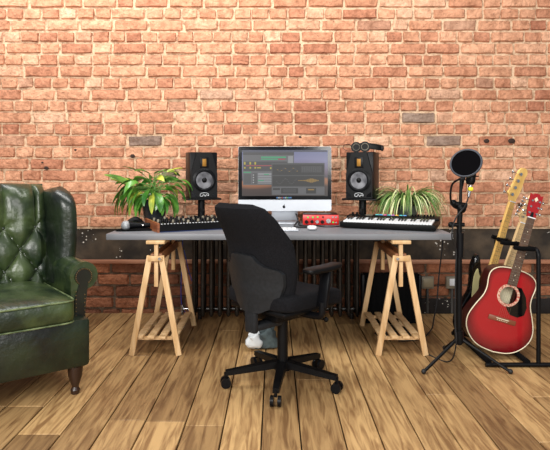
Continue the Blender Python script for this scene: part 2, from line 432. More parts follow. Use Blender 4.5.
# ------------------------------------------------------------------ green leather armchair
def armchair():
    t = thing('wingback_armchair', 'green leather wingback armchair with deep buttoned back at the left edge', 'armchair', (-1.40, 2.87, 0), math.radians(38))
    # base rail
    b = MB(); b.box((0, -0.0, 0.26), (0.74, 0.60, 0.24), bev=0.02)
    b.build('base', M_leather2, t)
    for x in (-0.31, 0.31):
        for y in (-0.25, 0.28):
            MB().lathe([(0.02, 0), (0.024, 0.02), (0.016, 0.035), (0.034, 0.09), (0.038, 0.14)], 16, Matrix.Translation((x, y, 0))).build('leg', mat('dark_turned_wood', S(44, 26, 16), 0.35), t)
    # seat cushion
    c = MB()
    def crown(q):
        r = (1-abs(q.x/0.285)**2.5)*(1-abs(q.y/0.315)**2.5)
        q.z += (0.028 if q.z > 0 else 0)*max(0, r); return q
    c.sq((0, -0.045, 0.438), (0.285, 0.315, 0.064), 0.3, 0.16, 64, 20, crown)
    cu = c.build('seat_cushion', M_leather, t)
    def loop(z, n=80):
        pts = []
        for k in range(n+1):
            w = 2*PI*k/n
            pts.append((0.282*math.copysign(abs(math.cos(w))**0.16, math.cos(w)), -0.045+0.312*math.copysign(abs(math.sin(w))**0.16, math.sin(w)), z))
        return pts
    p = MB(); p.tube(loop(0.488), 0.0045, 6); p.tube(loop(0.385), 0.004, 6); p.build('piping', M_pipe, cu)
    # buttoned back
    PX, PZ = 0.165, 0.235; ZT = 1.058
    def back(u, v):
        x = (u-0.5)*0.62; z = 0.40+v*(ZT-0.40)
        lean = 0.20+0.075*v
        zz = z-0.4475
        a = x/PX+zz/PZ; b_ = x/PX-zz/PZ
        if z < 0.80:
            h = (abs(math.sin(PI*a))*abs(math.sin(PI*b_)))**0.34
        else:
            k = min(1, (z-0.80)/0.05)
            h1 = (abs(math.sin(PI*a))*abs(math.sin(PI*b_)))**0.42
            h2 = abs(math.sin(PI*(x/PX+(0.80-0.4475)/PZ)))**0.35
            h = h1*(1-k)+h2*k
        h *= min(1, (0.5-abs(u-0.5))*14)
        y = lean-0.046*h-0.014+0.003*noise.noise(Vector((x*30, z*9, 0)))+0.0022*abs(math.sin(math.atan2(math.sin(PI*a), math.sin(PI*b_)+1e-6)*7))*(1-h)
        roll = max(0, (z-0.955)/(ZT-0.955))
        y += 0.07*roll**2.2 + 0.01*roll
        z2 = z-0.012*roll**6 - 0.012*(abs(u-0.5)*2)**2*roll
        return (x, y, z2)
    m = MB(); m.patch(back, 110, 96, (0, 0.11, 0)); bk = m.build('buttoned_back', M_leather2 if False else M_leather, t)
    m = MB()
    m.patch(lambda u, v: ((u-0.5)*0.64, 0.275+0.07*v+0.03*math.sin(PI*v)*0, 0.15+v*(ZT-0.17)), 10, 10, (0, 0.07, 0))
    m.build('outer_back', M_leather2, t)
    for i in range(-3, 4):
        for j in range(0, 4):
            zz = j*PZ/2
            x = i*PX+(PX/2 if j % 2 else 0)
            if abs(x) > 0.28: continue
            z = 0.4475+zz; v = (z-0.40)/(ZT-0.40)
            MB().ball((x, 0.20+0.075*v-0.016, z), 0.012, 10, (1, 0.6, 1)).build('button', M_leather2, t)
    for s in (-1, 1):
        # wing: stacked horizontal sections
        w = MB(); rings = []
        for i in range(19):
            v = i/18; z = 0.50+v*0.525
            fr = 0.045+0.0*v+0.13*max(0, (v-0.78)/0.22)**2.2    # front edge runs back towards the top
            back_y = 0.345
            th = 0.040*(1-max(0, (v-0.9)/0.1)**2*0.75)+0.006
            flare = 0.03*math.sin(PI*min(1, v*0.9))
            ring = []
            for k in range(28):
                a = 2*PI*k/28
                ly = (back_y+fr)/2+(back_y-fr)/2*math.copysign(abs(math.cos(a))**0.45, math.cos(a))
                f = 1-(ly-fr)/(back_y-fr)
                lx = 0.328+0.035*f*f+flare*f+th*(0.8+0.45*f*f)*math.copysign(abs(math.sin(a))**0.8, math.sin(a))
                ring.append((s*lx, ly, z - (0.03*(1-f) if v > 0.97 else 0)))
            rings.append(ring)
        w.loft(rings); w.build('wing', M_leather2 if s < 0 else M_leather2, t)
        # rolled arm: section swept back to front
        a_ = MB(); rings = []
        for i in range(15):
            u = i/14; y = 0.20-u*0.40; ring = []
            rr = 0.062+0.010*u; cx = 0.372; cz = 0.585-0.01*u
            prof = []
            for k in range(22):
                an = math.radians(-118+k*(322.0/21))  # roll
                prof.append((cx+rr*math.cos(an), cz+rr*math.sin(an)))
            prof = prof[::1]
            prof += [(0.305, 0.45), (0.302, 0.16), (0.385, 0.16), (0.385, 0.35)]
            for (x, z) in prof: ring.append((s*x, y, z))
            rings.append(ring)
        a_.loft(rings); a_.build('arm', M_leather, t)
        # front facing with nail heads
        fp = MB(); prof = []
        for k in range(20):
            an = math.radians(-60+k*(300.0/19)); prof.append((s*(0.366+0.044*math.cos(an)), 0.573+0.044*math.sin(an)))
        prof += [(s*0.322, 0.46), (s*0.322, 0.30), (s*0.322, 0.15), (s*0.378, 0.15), (s*0.372, 0.30), (s*0.378, 0.44)]
        fp.prism(prof, -0.212, -0.198); f_ = fp.build('arm_facing', mat('blackened_green_leather', S(22, 28, 18), 0.35, c2=S(10, 14, 9), scale=8), t)
        nl = MB()
        for (x, z) in [(s*(0.366+0.041*math.cos(math.radians(q))), 0.573+0.041*math.sin(math.radians(q))) for q in range(-50, 240, 14)]+[(s*0.326, 0.50-0.02*k) for k in range(17)]+[(s*0.371, 0.48-0.02*k) for k in range(16)]:
            nl.ball((x, -0.214, z), 0.0036, 6)
        nl.build('nail_trim', M_brass, f_)
armchair()

# ------------------------------------------------------------------ office chair
def office_chair():
    t = thing('office_chair', 'black fabric office chair facing the desk, seen from behind', 'office chair', (0.04, 3.0, 0), math.radians(-45))
    def off(z): return interp([(0.42, -0.175), (0.55, -0.195), (0.73, -0.240), (0.955, -0.350)], z)
    def hw(z): return interp([(0.44, 0.17), (0.52, 0.205), (0.65, 0.232), (0.76, 0.232), (0.88, 0.205), (0.935, 0.175), (0.958, 0.12)], z)
    m = MB(); rings = []
    for i in range(26):
        v = i/25; z = 0.45+v*0.508; w = hw(z); ring = []
        th = 0.042*(1-max(0, (v-0.93)/0.07)**2*0.6)
        for k in range(32):
            a = 2*PI*k/32
            x = w*math.copysign(abs(math.cos(a))**0.6, math.cos(a)); y = th*math.copysign(abs(math.sin(a))**0.8, math.sin(a))
            ring.append((x, off(z)+y+1.5*x*x, z))
        rings.append(ring)
    m.loft(rings); m.build('backrest', M_fabric, t)
    # rear shell
    def shell(u, v):
        q = abs(u-0.5)*2
        zt = interp([(0, 0.712), (0.38, 0.706), (0.50, 0.672), (0.64, 0.652), (0.90, 0.640), (1.0, 0.620)], q)
        zb = interp([(0, 0.415), (0.5, 0.418), (0.8, 0.44), (1.0, 0.50)], q)
        z = zb+v*(zt-zb)
        wid = interp([(0.41, 0.125), (0.47, 0.160), (0.57, 0.195), (0.64, 0.202), (0.70, 0.188)], z)
        x = (u-0.5)*2*wid
        return (x, off(z)-0.054+1.5*x*x-0.014*(1-q*q)**2, z)
    m = MB(); m.patch(shell, 40, 24, (0, 0.02, 0)); m.build('back_shell', M_shell, t)
    m = MB(); m.box((0, -0.222, 0.385), (0.075, 0.03, 0.15), bev=0.01); m.box((0, -0.13, 0.335), (0.07, 0.20, 0.035), bev=0.01)
    m.build('back_bracket', M_shell, t)
    m = MB()
    def sf(q):
        f = max(0, q.y/0.235); q.z -= 0.035*f**3; q.z -= 0.012*(1-(q.x/0.24)**2)*(1 if q.z > 0 else 0); return q
    m.sq((0, 0.02, 0.475), (0.24, 0.235, 0.05), 0.35, 0.35, 48, 16, sf); m.build('seat', M_fabric, t)
    MB().box((0, 0.0, 0.418), (0.40, 0.38, 0.03), bev=0.012).build('seat_pan', M_black, t)
    MB().box((0, -0.0, 0.375), (0.16, 0.24, 0.06), bev=0.015).build('tilt_mechanism', M_black, t)
    m = MB(); m.tube([(0.08, 0.02, 0.38), (0.22, 0.04, 0.375), (0.25, 0.05, 0.372)], 0.006); m.ball((0.255, 0.05, 0.372), 0.013, 8); m.build('lever', M_black, t)
    for s in (-1, 1):
        m = MB(); m.sq((s*0.272, 0.005, 0.634), (0.040, 0.125, 0.015), 0.5, 0.45, 32, 10, lambda q: Vector((q.x, q.y, q.z+0.012*max(0, q.y/0.135)**2)))
        m.build('armrest_pad', M_black, t)
        m = MB(); m.bar((s*0.27, 0.035, 0.635), (s*0.27, 0.0, 0.44), 0.022, 0.062, up=(1, 0, 0), bev=0.008)
        m.tube(bez([(s*0.272, 0.0, 0.47), (s*0.268, 0.0, 0.41), (s*0.22, 0, 0.395), (s*0.08, 0, 0.39)], 6), 0.018, 10)
        m.build('armrest_post', M_black2, t)
    MB().cyl((0, 0, 0.09), (0, 0, 0.36), 0.028).build('gas_column', M_black, t)
    m = MB(); m.cyl((0, 0, 0.075), (0, 0, 0.12), 0.045); m.build('hub', M_black, t)
    for k in range(5):
        a = math.radians(20+72*k); d = Vector((math.cos(a), math.sin(a), 0)); n_ = Vector((-d.y, d.x, 0))
        m = MB(); R = []
        for i in range(6):
            u = i/5; p = d*(0.03+0.27*u)+Vector((0, 0, 0.105-0.030*u)); w = 0.024-0.008*u; h = 0.018-0.006*u
            R.append([p+n_*w+Vector((0, 0, h)), p-n_*w+Vector((0, 0, h)), p-n_*w-Vector((0, 0, h)), p+n_*w-Vector((0, 0, h))])
        m.loft(R); sp = m.build('base_spoke', M_black, t)
        c = d*0.30+Vector((0, 0, 0.027)); m = MB()
        for q in (-0.018, 0.018): m.cyl(c+n_*(q-0.008), c+n_*(q+0.008), 0.026, n=18)
        m.cyl(c+Vector((0, 0, 0.02)), c+Vector((0, 0, 0.05)), 0.008); m.build('castor', M_black2, sp)
office_chair()

# ------------------------------------------------------------------ computer
def computer():
    Y = 4.12
    cx = 0.071; zb = P(0, 211, Y).z; zt = P(0, 146.5, Y).z; w = 0.672; chin = 0.082
    t = thing('desktop_computer', 'silver all-in-one computer with a large black-bordered screen on the desk', 'computer', (cx, Y, DZ))
    zb -= DZ; zt -= DZ
    def rr(x0, x1, z0, z1, r=0.014, n=5, tl=True, bl=True):
        pts = []
        for (cx_, cz_, a0, on) in ((x1-r, z1-r, 0, tl), (x0+r, z1-r, 90, tl), (x0+r, z0+r, 180, bl), (x1-r, z0+r, 270, bl)):
            if on:
                for k in range(n+1):
                    a = math.radians(a0+90*k/n); pts.append((cx_+r*math.cos(a), cz_+r*math.sin(a)))
            else:
                pts.append((cx_+(r if a0 in (0, 270) else -r), cz_+(r if a0 < 180 else -r)))
        return pts
    m = MB(); m.prism(rr(-w/2, w/2, zb, zt), 0.0, 0.012)
    m.loft([[(x*0.98, 0.012, zb+0.01+(z-zb)*0.96) for x, z in rr(-w/2, w/2, zb, zt)], [(x*0.45, 0.045, (zb+zt)/2+(z-(zb+zt)/2)*0.45) for x, z in rr(-w/2, w/2, zb, zt)]])
    m.build('housing', M_steel, t)
    g = MB(); g.prism(rr(-w/2+0.001, w/2-0.001, zb+chin, zt-0.001, bl=False), -0.003, 0.002); gl = g.build('screen_glass', M_gloss, t)
    # desktop picture: dusk sky over orange dunes, a self-lit screen
    sx0, sx1, sz0, sz1 = -w/2+0.027, w/2-0.027, zb+chin+0.026, zt-0.026
    wp = bpy.data.materials.new('lit_desktop_picture'); wp.use_nodes = True; nt = wp.node_tree; N = nt.nodes.new; L = nt.links.new
    bs = nt.nodes['Principled BSDF']; tc = N('ShaderNodeTexCoord'); sp = N('ShaderNodeSeparateXYZ'); L(tc.outputs['Generated'], sp.inputs[0])
    wv = N('ShaderNodeMath'); wv.operation = 'SINE'; mu = N('ShaderNodeMath'); mu.operation = 'MULTIPLY_ADD'; mu.inputs[1].default_value = 5.2; mu.inputs[2].default_value = 0.9
    L(sp.outputs[0], mu.inputs[0]); L(mu.outputs[0], wv.inputs[0])
    ad = N('ShaderNodeMath'); ad.operation = 'MULTIPLY_ADD'; ad.inputs[1].default_value = 0.06; L(wv.outputs[0], ad.inputs[0]); L(sp.outputs[2], ad.inputs[2])
    r = N('ShaderNodeValToRGB'); e = r.color_ramp.elements; e[0].position = 0.0; e[0].color = S(36, 20, 16); e[1].position = 1.0; e[1].color = S(88, 98, 140)
    for pos, col in ((0.20, S(60, 34, 24)), (0.27, S(150, 90, 50)), (0.35, S(168, 104, 60)), (0.40, S(60, 50, 66)), (0.5, S(104, 84, 104)), (0.75, S(122, 122, 160))):
        x = e.new(pos); x.color = col
    L(ad.outputs[0], r.inputs[0]); L(r.outputs[0], bs.inputs['Emission Color']); bs.inputs['Emission Strength'].default_value = 0.62
    bs.inputs['Base Color'].default_value = (0.01, 0.01, 0.01, 1); bs.inputs['Roughness'].default_value = 0.3
    MB().box(((sx0+sx1)/2, -0.0035, (sz0+sz1)/2), (sx1-sx0, 0.001, sz1-sz0)).build('desktop_picture', wp, gl)
    def em(nm, c, s=0.4): return mat('screen_'+nm, S(6, 6, 6), 0.4, c2=S(6, 6, 6), emit=c, es=s)
    def pt(px, py): q = P(px, py, Y); return (q.x-cx, q.z-DZ)
    def rect(m, x0, y0, x1, y1, y):
        a = pt(x0, y0); b = pt(x1, y1); m.box(((a[0]+b[0])/2, y, (a[1]+b[1])/2), (b[0]-a[0], 0.0006, a[1]-b[1]))
    E = [em('grey', S(112, 112, 116)), em('dark', S(66, 66, 70)), em('green', S(60, 190, 130)), em('red', S(190, 70, 80)), em('yellow', S(220, 200, 40)), em('pale', S(168, 170, 174)), em('black', S(34, 35, 37)), em('midgrey', S(84, 86, 88)), em('gold', S(180, 140, 50)), em('blue', S(90, 160, 230)), em('white', S(225, 225, 225))]
    m = MB(); y = -0.0048; rect(m.mi(0), 243, 152, 294, 185, y); y2 = -0.0056
    rect(m.mi(1), 243, 152, 294, 155, y2); rect(m.mi(5), 288, 156, 293, 164, y2)
    rect(m.mi(2), 261, 156.5, 286, 158, y2); rect(m.mi(2), 261, 158.7, 278, 159.8, y2); rect(m.mi(3), 278, 158.7, 285, 159.8, y2)
    rect(m.mi(1), 243.5, 161.5, 287, 171, y2-0.0004)
    for x in (244, 249.5, 254.5): rect(m.mi(4), x, 162, x+1.6, 164.6, y2-0.001); rect(m.mi(4), x, 167, x+1.6, 168.6, y2-0.001)
    rect(m.mi(3), 246, 165.2, 272, 166.1, y2-0.001); rect(m.mi(4), 257, 167.3, 261, 168.3, y2-0.001); rect(m.mi(4), 270, 167.3, 272, 169, y2-0.001)
    rect(m.mi(2), 243.5, 171.8, 251, 172.8, y2-0.001); rect(m.mi(7), 244, 174, 251, 184, y2); rect(m.mi(7), 252.5, 173, 257, 184, y2)
    for z in (174.5, 177, 179.5, 182): rect(m.mi(10), 253, z, 254, z+1, y2-0.001)
    rect(m.mi(5), 258, 173, 286, 183.5, y2)
    for z in (175, 177.4, 179.8, 182.2): rect(m.mi(0), 258, z, 286, z+0.6, y2-0.001)
    rect(m.mi(2), 264, 174, 269, 174.9, y2-0.001); rect(m.mi(2), 258, 180, 264, 180.8, y2-0.001)
    m.build('software_window', E, gl)
    m = MB(); y = -0.0068; rect(m.mi(7), 271.5, 163, 324.5, 195, y); rect(m.mi(6), 272.5, 164.5, 324, 175, y-0.001); rect(m.mi(6), 272.5, 176, 324, 186, y-0.001)
    rect(m.mi(1), 301, 166, 322, 172.5, y-0.0018); 
    for k in range(9): rect(m.mi(7), 302+k*2.2, 166.6, 303+k*2.2, 172, y-0.0026)
    for k in range(16):
        zz = 169.5+1.6*math.sin(k*0.9); rect(m.mi(8 if k % 3 == 0 else 7), 277+k*1.3, zz, 278.3+k*1.3, zz+0.6, y-0.0018)
        zz = 181+2.6*math.sin(k*0.7); rect(m.mi(7), 276+k*1.3, zz, 277.3+k*1.3, zz+0.6, y-0.0018)
    for k in range(14):
        h = 0.3+1.8*math.exp(-((k-8.5)/3.0)**2); rect(m.mi(8), 298+k*1.5, 180.5-h, 299.2+k*1.5, 180.5+h, y-0.0018)
    rect(m.mi(0), 272, 187, 324.5, 194.8, y-0.001); rect(m.mi(6), 273, 188, 280, 190, y-0.0018); rect(m.mi(6), 281, 188, 298, 193.5, y-0.0018)
    rect(m.mi(1), 283, 189, 296, 192.5, y-0.0026); rect(m.mi(6), 306, 188, 316, 193.5, y-0.0018); rect(m.mi(8), 308, 189, 314, 190.2, y-0.0026)
    m.build('plugin_window', E, gl)
    m = MB(); rect(m.mi(1), 241, 150.4, 327, 151.7, -0.0048)
    for k in range(9): rect(m.mi((9, 10, 5, 3, 9, 10, 2, 9, 9)[k]), 276.5+k*1.7, 197, 277.9+k*1.7, 198.4, -0.0048)
    m.build('dock_icons', E, gl)
    # fruit emblem on the chin: body with a bite and a leaf
    m = MB(); lx, lz = pt(284, 206.7); s = 0.011; pts = []
    for k in range(40):
        a = 2*PI*k/40; rad = s*(1-0.10*math.exp(-((math.sin(a/2-PI/4))/0.12)**2)-0.07*math.exp(-(math.sin(a/2+PI/4)/0.12)**2))
        x = rad*0.95*math.cos(a); z = rad*math.sin(a)
        d = math.hypot(x-s*1.25, z-s*0.12)
        if d < s*0.55: x = s*1.25-math.sqrt(max(0, (s*0.55)**2-(z-s*0.12)**2))
        pts.append((lx+x, lz+z))
    m.prism(pts, -0.0012, 0.0); m.prism([(lx+0.0005, lz+s*1.05), (lx+s*0.45, lz+s*1.25), (lx+s*0.5, lz+s*1.75), (lx+s*0.1, lz+s*1.5)], -0.0012, 0)
    m.build('fruit_emblem', M_gloss, t)
    m = MB(); m.patch(lambda u, v: ((u-0.5)*0.19, 0.045+0.03*math.cos(v*PI/2)*0+0.05*(1-v), 0.012+v*(zb+0.06)), 4, 8, (0, 0.006, 0))
    m.box((0, 0.035, 0.004), (0.195, 0.19, 0.007), bev=0.003); m.build('stand', M_steel, t)
computer()

k = MB(); kb = thing('computer_keyboard', 'slim white and silver computer keyboard on the desk in front of the screen', 'keyboard', (-0.065, 3.66, DZ), 0)
k.box((0, 0, 0.006), (0.43, 0.115, 0.009), bev=0.003); k.build('case', M_steel, kb)
k = MB()
for r in range(6):
    n = 14
    for c in range(n):
        if r == 0 and 3 < c < 9:
            if c == 4: k.box((-0.2+0.0286*6+0.0143, -0.046, 0.0125), (0.13, 0.0135, 0.004), bev=0.001, seg=1)
            continue
        k.box((-0.2+0.0143+0.0286*c, -0.046+0.0183*r, 0.0125), (0.0255, 0.0152, 0.004), bev=0.001, seg=1)
k.build('keys', M_white, kb)
m = MB(); m.sq((0.24, 3.70, DZ+0.014), (0.031, 0.055, 0.013), 0.7, 0.7, 24, 12)
tag(m.build('computer_mouse', M_white), 'white computer mouse on the desk in front of the red audio interface', 'mouse')

# ------------------------------------------------------------------ red audio interface
def interface():
    t = thing('audio_interface', 'red audio interface with rows of knobs on the desk beside the screen', 'audio interface', (0.32, 3.99, DZ), math.radians(-2))
    w, d, h = 0.245, 0.17, 0.066
    MB().box((0, d/2, h/2+0.006), (w, d, h), bev=0.004).build('case', mat('dark_red_case', S(88, 30, 30), 0.4), t)
    MB().box((0, -0.003, h/2+0.005), (w+0.006, 0.01, h+0.004), bev=0.003).build('front_panel', M_red, t)
    MB().box((0, d/2, h+0.009), (w*0.98, d*0.95, 0.005), bev=0.002).build('lid', M_black2, t)
    gm = mat('green_led', S(60, 180, 70), 0.4, emit=S(60, 200, 80), es=0.4)
    for x, z, r, mm in ((-0.1, 0.024, 0.013, 0), (-0.062, 0.026, 0.012, 0), (-0.026, 0.026, 0.013, 1), (0.01, 0.024, 0.013, 0), (0.052, 0.032, 0.018, 1)):
        MB().cyl((x, -0.008, z), (x, -0.024, z), r, r*0.9).build('knob', M_chrome if mm else M_black, t)
    for x, z, g in ((-0.09, 0.056, 1), (-0.056, 0.056, 1), (-0.022, 0.058, 1), (0.015, 0.058, 0), (0.082, 0.058, 2), (0.105, 0.058, 2), (0.085, 0.022, 1), (0.105, 0.020, 2)):
        MB().cyl((x, -0.008, z), (x, -0.012, z), 0.006).build('button' if g != 2 else 'socket', gm if g == 1 else (M_black if g == 0 else M_chrome), t)
interface()
tag(MB().tube(bez([P(296, 214, 4.2), (0.16, 4.0, DZ+0.03), (0.13, 3.88, DZ+0.006), (0.17, 3.80, DZ+0.006), (0.24, 3.84, DZ+0.006), (0.17, 3.93, DZ+0.006), (0.175, 4.16, DZ+0.006)], 8), 0.006, 6).build('cable', M_rubber), 'black cable coiled on the desk beside the red audio interface', 'cable')
tag(MB().tube(bez([(0.27, 3.94, DZ+0.005), (0.34, 3.84, DZ+0.005), (0.42, 3.86, DZ+0.005), (0.47, 3.96, DZ+0.005), (0.48, 4.15, DZ+0.005)], 8), 0.004, 6).build('cable', M_rubber), 'thin black cable on the desk in front of the red audio interface', 'cable')

# ------------------------------------------------------------------ speakers on table stands
def speaker(px, Y, rz, label, slab):
    x = P(px, 0, Y).x
    st = thing('speaker_stand', slab, 'speaker stand', (x, Y+0.02, DZ), rz, 'speaker stands on the desk')
    MB().box((0, 0, 0.18), (0.245, 0.22, 0.012), bev=0.003).build('platform', M_black, st)
    MB().cyl((0, 0, 0.0), (0, 0, 0.175), 0.026).build('pole', M_black2, st)
    MB().cyl((0, 0, 0.0), (0, 0, 0.012), 0.075).build('base', M_black, st)
    MB().cyl((0, -0.026, 0.1), (0, -0.05, 0.1), 0.012).build('knob', M_black, st)
    t = thing('studio_speaker', label, 'speaker', (x, Y+0.02, DZ+0.186), rz, 'studio speakers beside the screen')
    w, h, d = 0.196, 0.326, 0.175
    MB().box((0, 0.005, h/2), (w, d, h), bev=0.006).build('cabinet', M_black2, t)
    # baffle with slanted upper sides
    b = MB(); b.prism([(-w/2+.004, .004), (w/2-.004, .004), (w/2-.004, 0.175), (0.055, h-.004), (-0.055, h-.004), (-w/2+.004, 0.175)], -d/2-0.014, -d/2+0.006)
    b.build('baffle', M_black, t)
    yf = -d/2-0.014
    w_ = MB(); Mx = Matrix.Translation((0, yf, 0.128)) @ Matrix.Rotation(PI/2, 4, 'X')
    w_.lathe([(0.083, -0.002), (0.083, 0.005), (0.079, 0.007), (0.068, 0.010), (0.058, 0.005)], 40, Mx); wf = w_.build('woofer_ring', M_black2, t)
    w_ = MB(); w_.lathe([(0.059, 0.006), (0.056, 0.0062), (0.024, 0.0015), (0.001, 0.001)], 36, Mx); w_.build('woofer_cone', mat('silver_cone', S(120, 120, 124), 0.4, 0.7, c2=S(60, 60, 64), scale=16), t)
    w_ = MB(); w_.ball((0, yf+0.006, 0.128), 0.022, 14); w_.build('dust_cap', M_black, t)
    MB().box((0, yf, 0.252), (0.062, 0.006, 0.076), bev=0.002).build('tweeter_plate', M_black2, t)
    tw = MB().box((0, yf-0.003, 0.252), (0.028, 0.004, 0.052), bev=0.001).build('ribbon_tweeter', mat('golden_ribbon', S(150, 104, 28), 0.5, 0.4), t)
    for s in (-1, 1):
        p = MB(); p.prism([(s*0.088, 0.012), (s*0.052, 0.012), (s*0.060, 0.030), (s*0.088, 0.050)], yf-0.001, yf+0.004); p.build('bass_port', M_gloss, t)
    q = MB(); q.tube(bez([(-0.030, yf-0.002, 0.018), (-0.026, yf-0.002, 0.034), (0.0, yf-0.002, 0.040), (0.026, yf-0.002, 0.034), (0.03, yf-0.002, 0.018), (0.016, yf-0.002, 0.026), (0.006, yf-0.002, 0.014), (-0.004, yf-0.002, 0.030), (-0.014, yf-0.002, 0.015), (-0.030, yf-0.002, 0.018)], 6), 0.0014, 5)
    q.build('logo_emblem', M_white, t)
    return t
speaker(201, 4.10, math.radians(19), 'black studio speaker with golden tweeter, left of the computer screen', 'black pole stand under the left studio speaker, behind the knob synthesizer')
speaker(363, 4.06, math.radians(-23), 'black studio speaker with golden tweeter, right of the screen under the headphones', 'black pole stand under the right studio speaker, behind the piano keyboard')

# headphones on the right speaker
hz = DZ+0.186+0.318
def headphones():
    t = thing('headphones', 'black over-ear headphones lying on top of the right speaker', 'headphones', (0.648, 4.06, hz+0.005), math.radians(-12))
    for x, y, r in ((-0.07, 0.02, 0.038), (-0.005, -0.04, 0.038)):
        c = MB(); c.cyl((x, y-0.018, 0.04), (x, y+0.018, 0.04), r, r*0.86, 24); cup = c.build('ear_cup', M_black, t)
        MB().tube([(x+0.024*math.cos(a*PI/10), y-0.021, 0.04+0.024*math.sin(a*PI/10)) for a in range(21)], 0.002, 6).build('ring', M_conc, cup)
        MB().cyl((x, y+0.014, 0.04), (x, y+0.032, 0.04), 0.034, 0.030, 24).build('ear_pad', M_foam, cup)
    b = MB(); R = []
    path = bez([(-0.07, 0.06, 0.05), (-0.02, 0.085, 0.06), (0.06, 0.07, 0.05), (0.118, 0.02, 0.036), (0.11, -0.03, 0.030), (0.05, -0.055, 0.036), (0.01, -0.05, 0.045)], 6)
    for p in path: R.append([p+Vector((0, 0, 0.016)), p+Vector((0.004, 0.003, 0)), p+Vector((0, 0, -0.016)), p+Vector((-0.004, -0.003, 0))])
    b.loft(R).build('headband', M_black, t)
    MB().box((0.112, -0.012, 0.03), (0.016, 0.05, 0.042), bev=0.005).build('hinge', M_black2, t)
    MB().tube(bez([(-0.07, 0.0, 0.02), (-0.125, -0.01, 0.012), (-0.16, 0.0, 0.03), (-0.158, 0.02, 0.055), (-0.12, 0.04, 0.06), (-0.09, 0.06, 0.01)], 6), 0.002, 5).build('cord', M_rubber, t)
headphones()

# ------------------------------------------------------------------ knob synthesizer (left)
def synth():
    t = thing('synthesizer', 'black knob-covered synthesizer with wooden end cheeks at left of the desk', 'synthesizer', (-0.725, 3.52, DZ), math.radians(27))
    w, d = 0.50, 0.31
    def wedge(x0, x1, f, bk, mm, name, z0=0.012):
        m = MB(); M = Matrix(((0, 1, 0, 0), (1, 0, 0, 0), (0, 0, 1, 0), (0, 0, 0, 1)))
        m.prism([(0, z0), (d, z0), (d, bk), (0, f)], x0, x1, M); return m.build(name, mm, t)
    wedge(0.014, w-0.014, 0.050, 0.058, M_black, 'case', 0.006)
    wedge(0, 0.014, 0.058, 0.067, M_walnut, 'wooden_cheek', 0.0); wedge(w-0.014, w, 0.058, 0.067, M_walnut, 'wooden_cheek', 0.0)
    MB().box((w/2, d/2, 0.004), (w*0.97, d*0.97, 0.006)).build('underside', M_blue, t)
    for r in range(6):
        for c in range(11):
            if (r*5+c*3) % 7 == 0: continue
            x = 0.04+c*0.042; y = 0.03+r*0.048; z = 0.0505+0.026*y
            m = MB(); m.cyl((x, y, z), (x, y, z+0.018), 0.0095, 0.0075, 10); m.build('knob', M_black2 if (r*2+c) % 4 else M_conc, t)
    m = MB()
    for c in range(22): m.box((0.03+c*0.0205, 0.012, 0.0515), (0.008, 0.010, 0.004))
    m.build('button_row', M_white, t)
synth()

# ------------------------------------------------------------------ piano keyboard (right)
def midi():
    t = thing('piano_keyboard', 'black electronic piano keyboard with white keys at right of the desk', 'keyboard', (0.43, 3.80, DZ-0.0005), rot=(math.radians(5.5), 0, math.radians(-23)))
    w, d = 0.62, 0.26
    m = MB(); m.box((w/2, d/2, 0.024), (w, d, 0.036), bev=0.006); m.box((w/2, d-0.045, 0.046), (w, 0.09, 0.018), bev=0.004); m.build('case', M_black, t)
    for fx in (0.05, w-0.05): MB().box((fx, d-0.03, -0.006), (0.03, 0.02, 0.028)).build('flip_foot', M_black, t)
    for k in range(29):
        x = 0.022+0.01+k*(w-0.044)/29
        MB().box((x, 0.079, 0.046), ((w-0.044)/29-0.0016, 0.142, 0.010), bev=0.0015, seg=1).build('white_key', M_white, t)
    for k in range(28):
        if k % 7 in (2, 6): continue
        x = 0.032+(k+0.5)*(w-0.044)/29
        MB().box((x, 0.107, 0.054), (0.0105, 0.084, 0.012), bev=0.002, seg=1).build('black_key', M_gloss, t)
    cols = [S(80, 200, 200), S(90, 170, 230), S(230, 90, 160), S(90, 200, 210), S(200, 120, 200), S(240, 180, 80), S(90, 200, 200), S(110, 170, 230)]
    for r in range(2):
        for k in range(8):
            em_ = mat('pad_light_%d' % k, cols[k], 0.4, emit=cols[k], es=0.35)
            MB().box((0.20+k*0.027, d-0.028-r*0.027, 0.056), (0.022, 0.022, 0.006), bev=0.002, seg=1).build('pad', em_ if r == 0 else M_black2, t)
    for k in range(8): MB().cyl((0.44+k*0.02, d-0.03, 0.054), (0.44+k*0.02, d-0.03, 0.068), 0.0065, n=10).build('knob', M_black2, t)
    for k in range(3): MB().cyl((0.03+k*0.03, d-0.03, 0.054), (0.03+k*0.03, d-0.03, 0.070), 0.009, n=10).build('knob', M_black2, t)
    MB().box((0.15, d-0.04, 0.056), (0.05, 0.03, 0.003)).build('display', M_conc, t)
midi()

# ------------------------------------------------------------------ microphone on the desk
def desk_mic():
    t = thing('microphone', 'black handheld microphone with silver ball grille on the left desk corner', 'microphone', (-0.945, 3.62, DZ), math.radians(24))
    MB().ball((0, 0, 0.036), 0.031, 16).build('ball_grille', mat('steel_mesh', S(176, 178, 180), 0.5, 0.5, c2=S(120, 122, 124), scale=220), t)
    MB().cyl((0.018, 0, 0.037), (0.032, 0, 0.038), 0.026, 0.024).build('collar', M_black2, t)
    MB().tube([(0.03, 0, 0.038), (0.07, 0, 0.036), (0.19, 0, 0.030)], [0.023, 0.019, 0.014], 16).build('handle', M_black2, t)
    MB().ball((0.105, -0.012, 0.034), 0.008, 8).build('switch', M_chrome, t)
desk_mic()
m = MB(); m.sq((0, 0, 0.007), (0.135, 0.055, 0.007), 0.7, 0.5, 32, 8, lambda q: q+Vector((0, 0, 0.002*math.sin(q.x*60))))
o = m.build('pouch', M_foam, None, (-0.885, 3.66, DZ)); o.rotation_euler = (0, 0, math.radians(14)); tag(o, 'flat black microphone pouch lying under the handheld microphone', 'pouch')
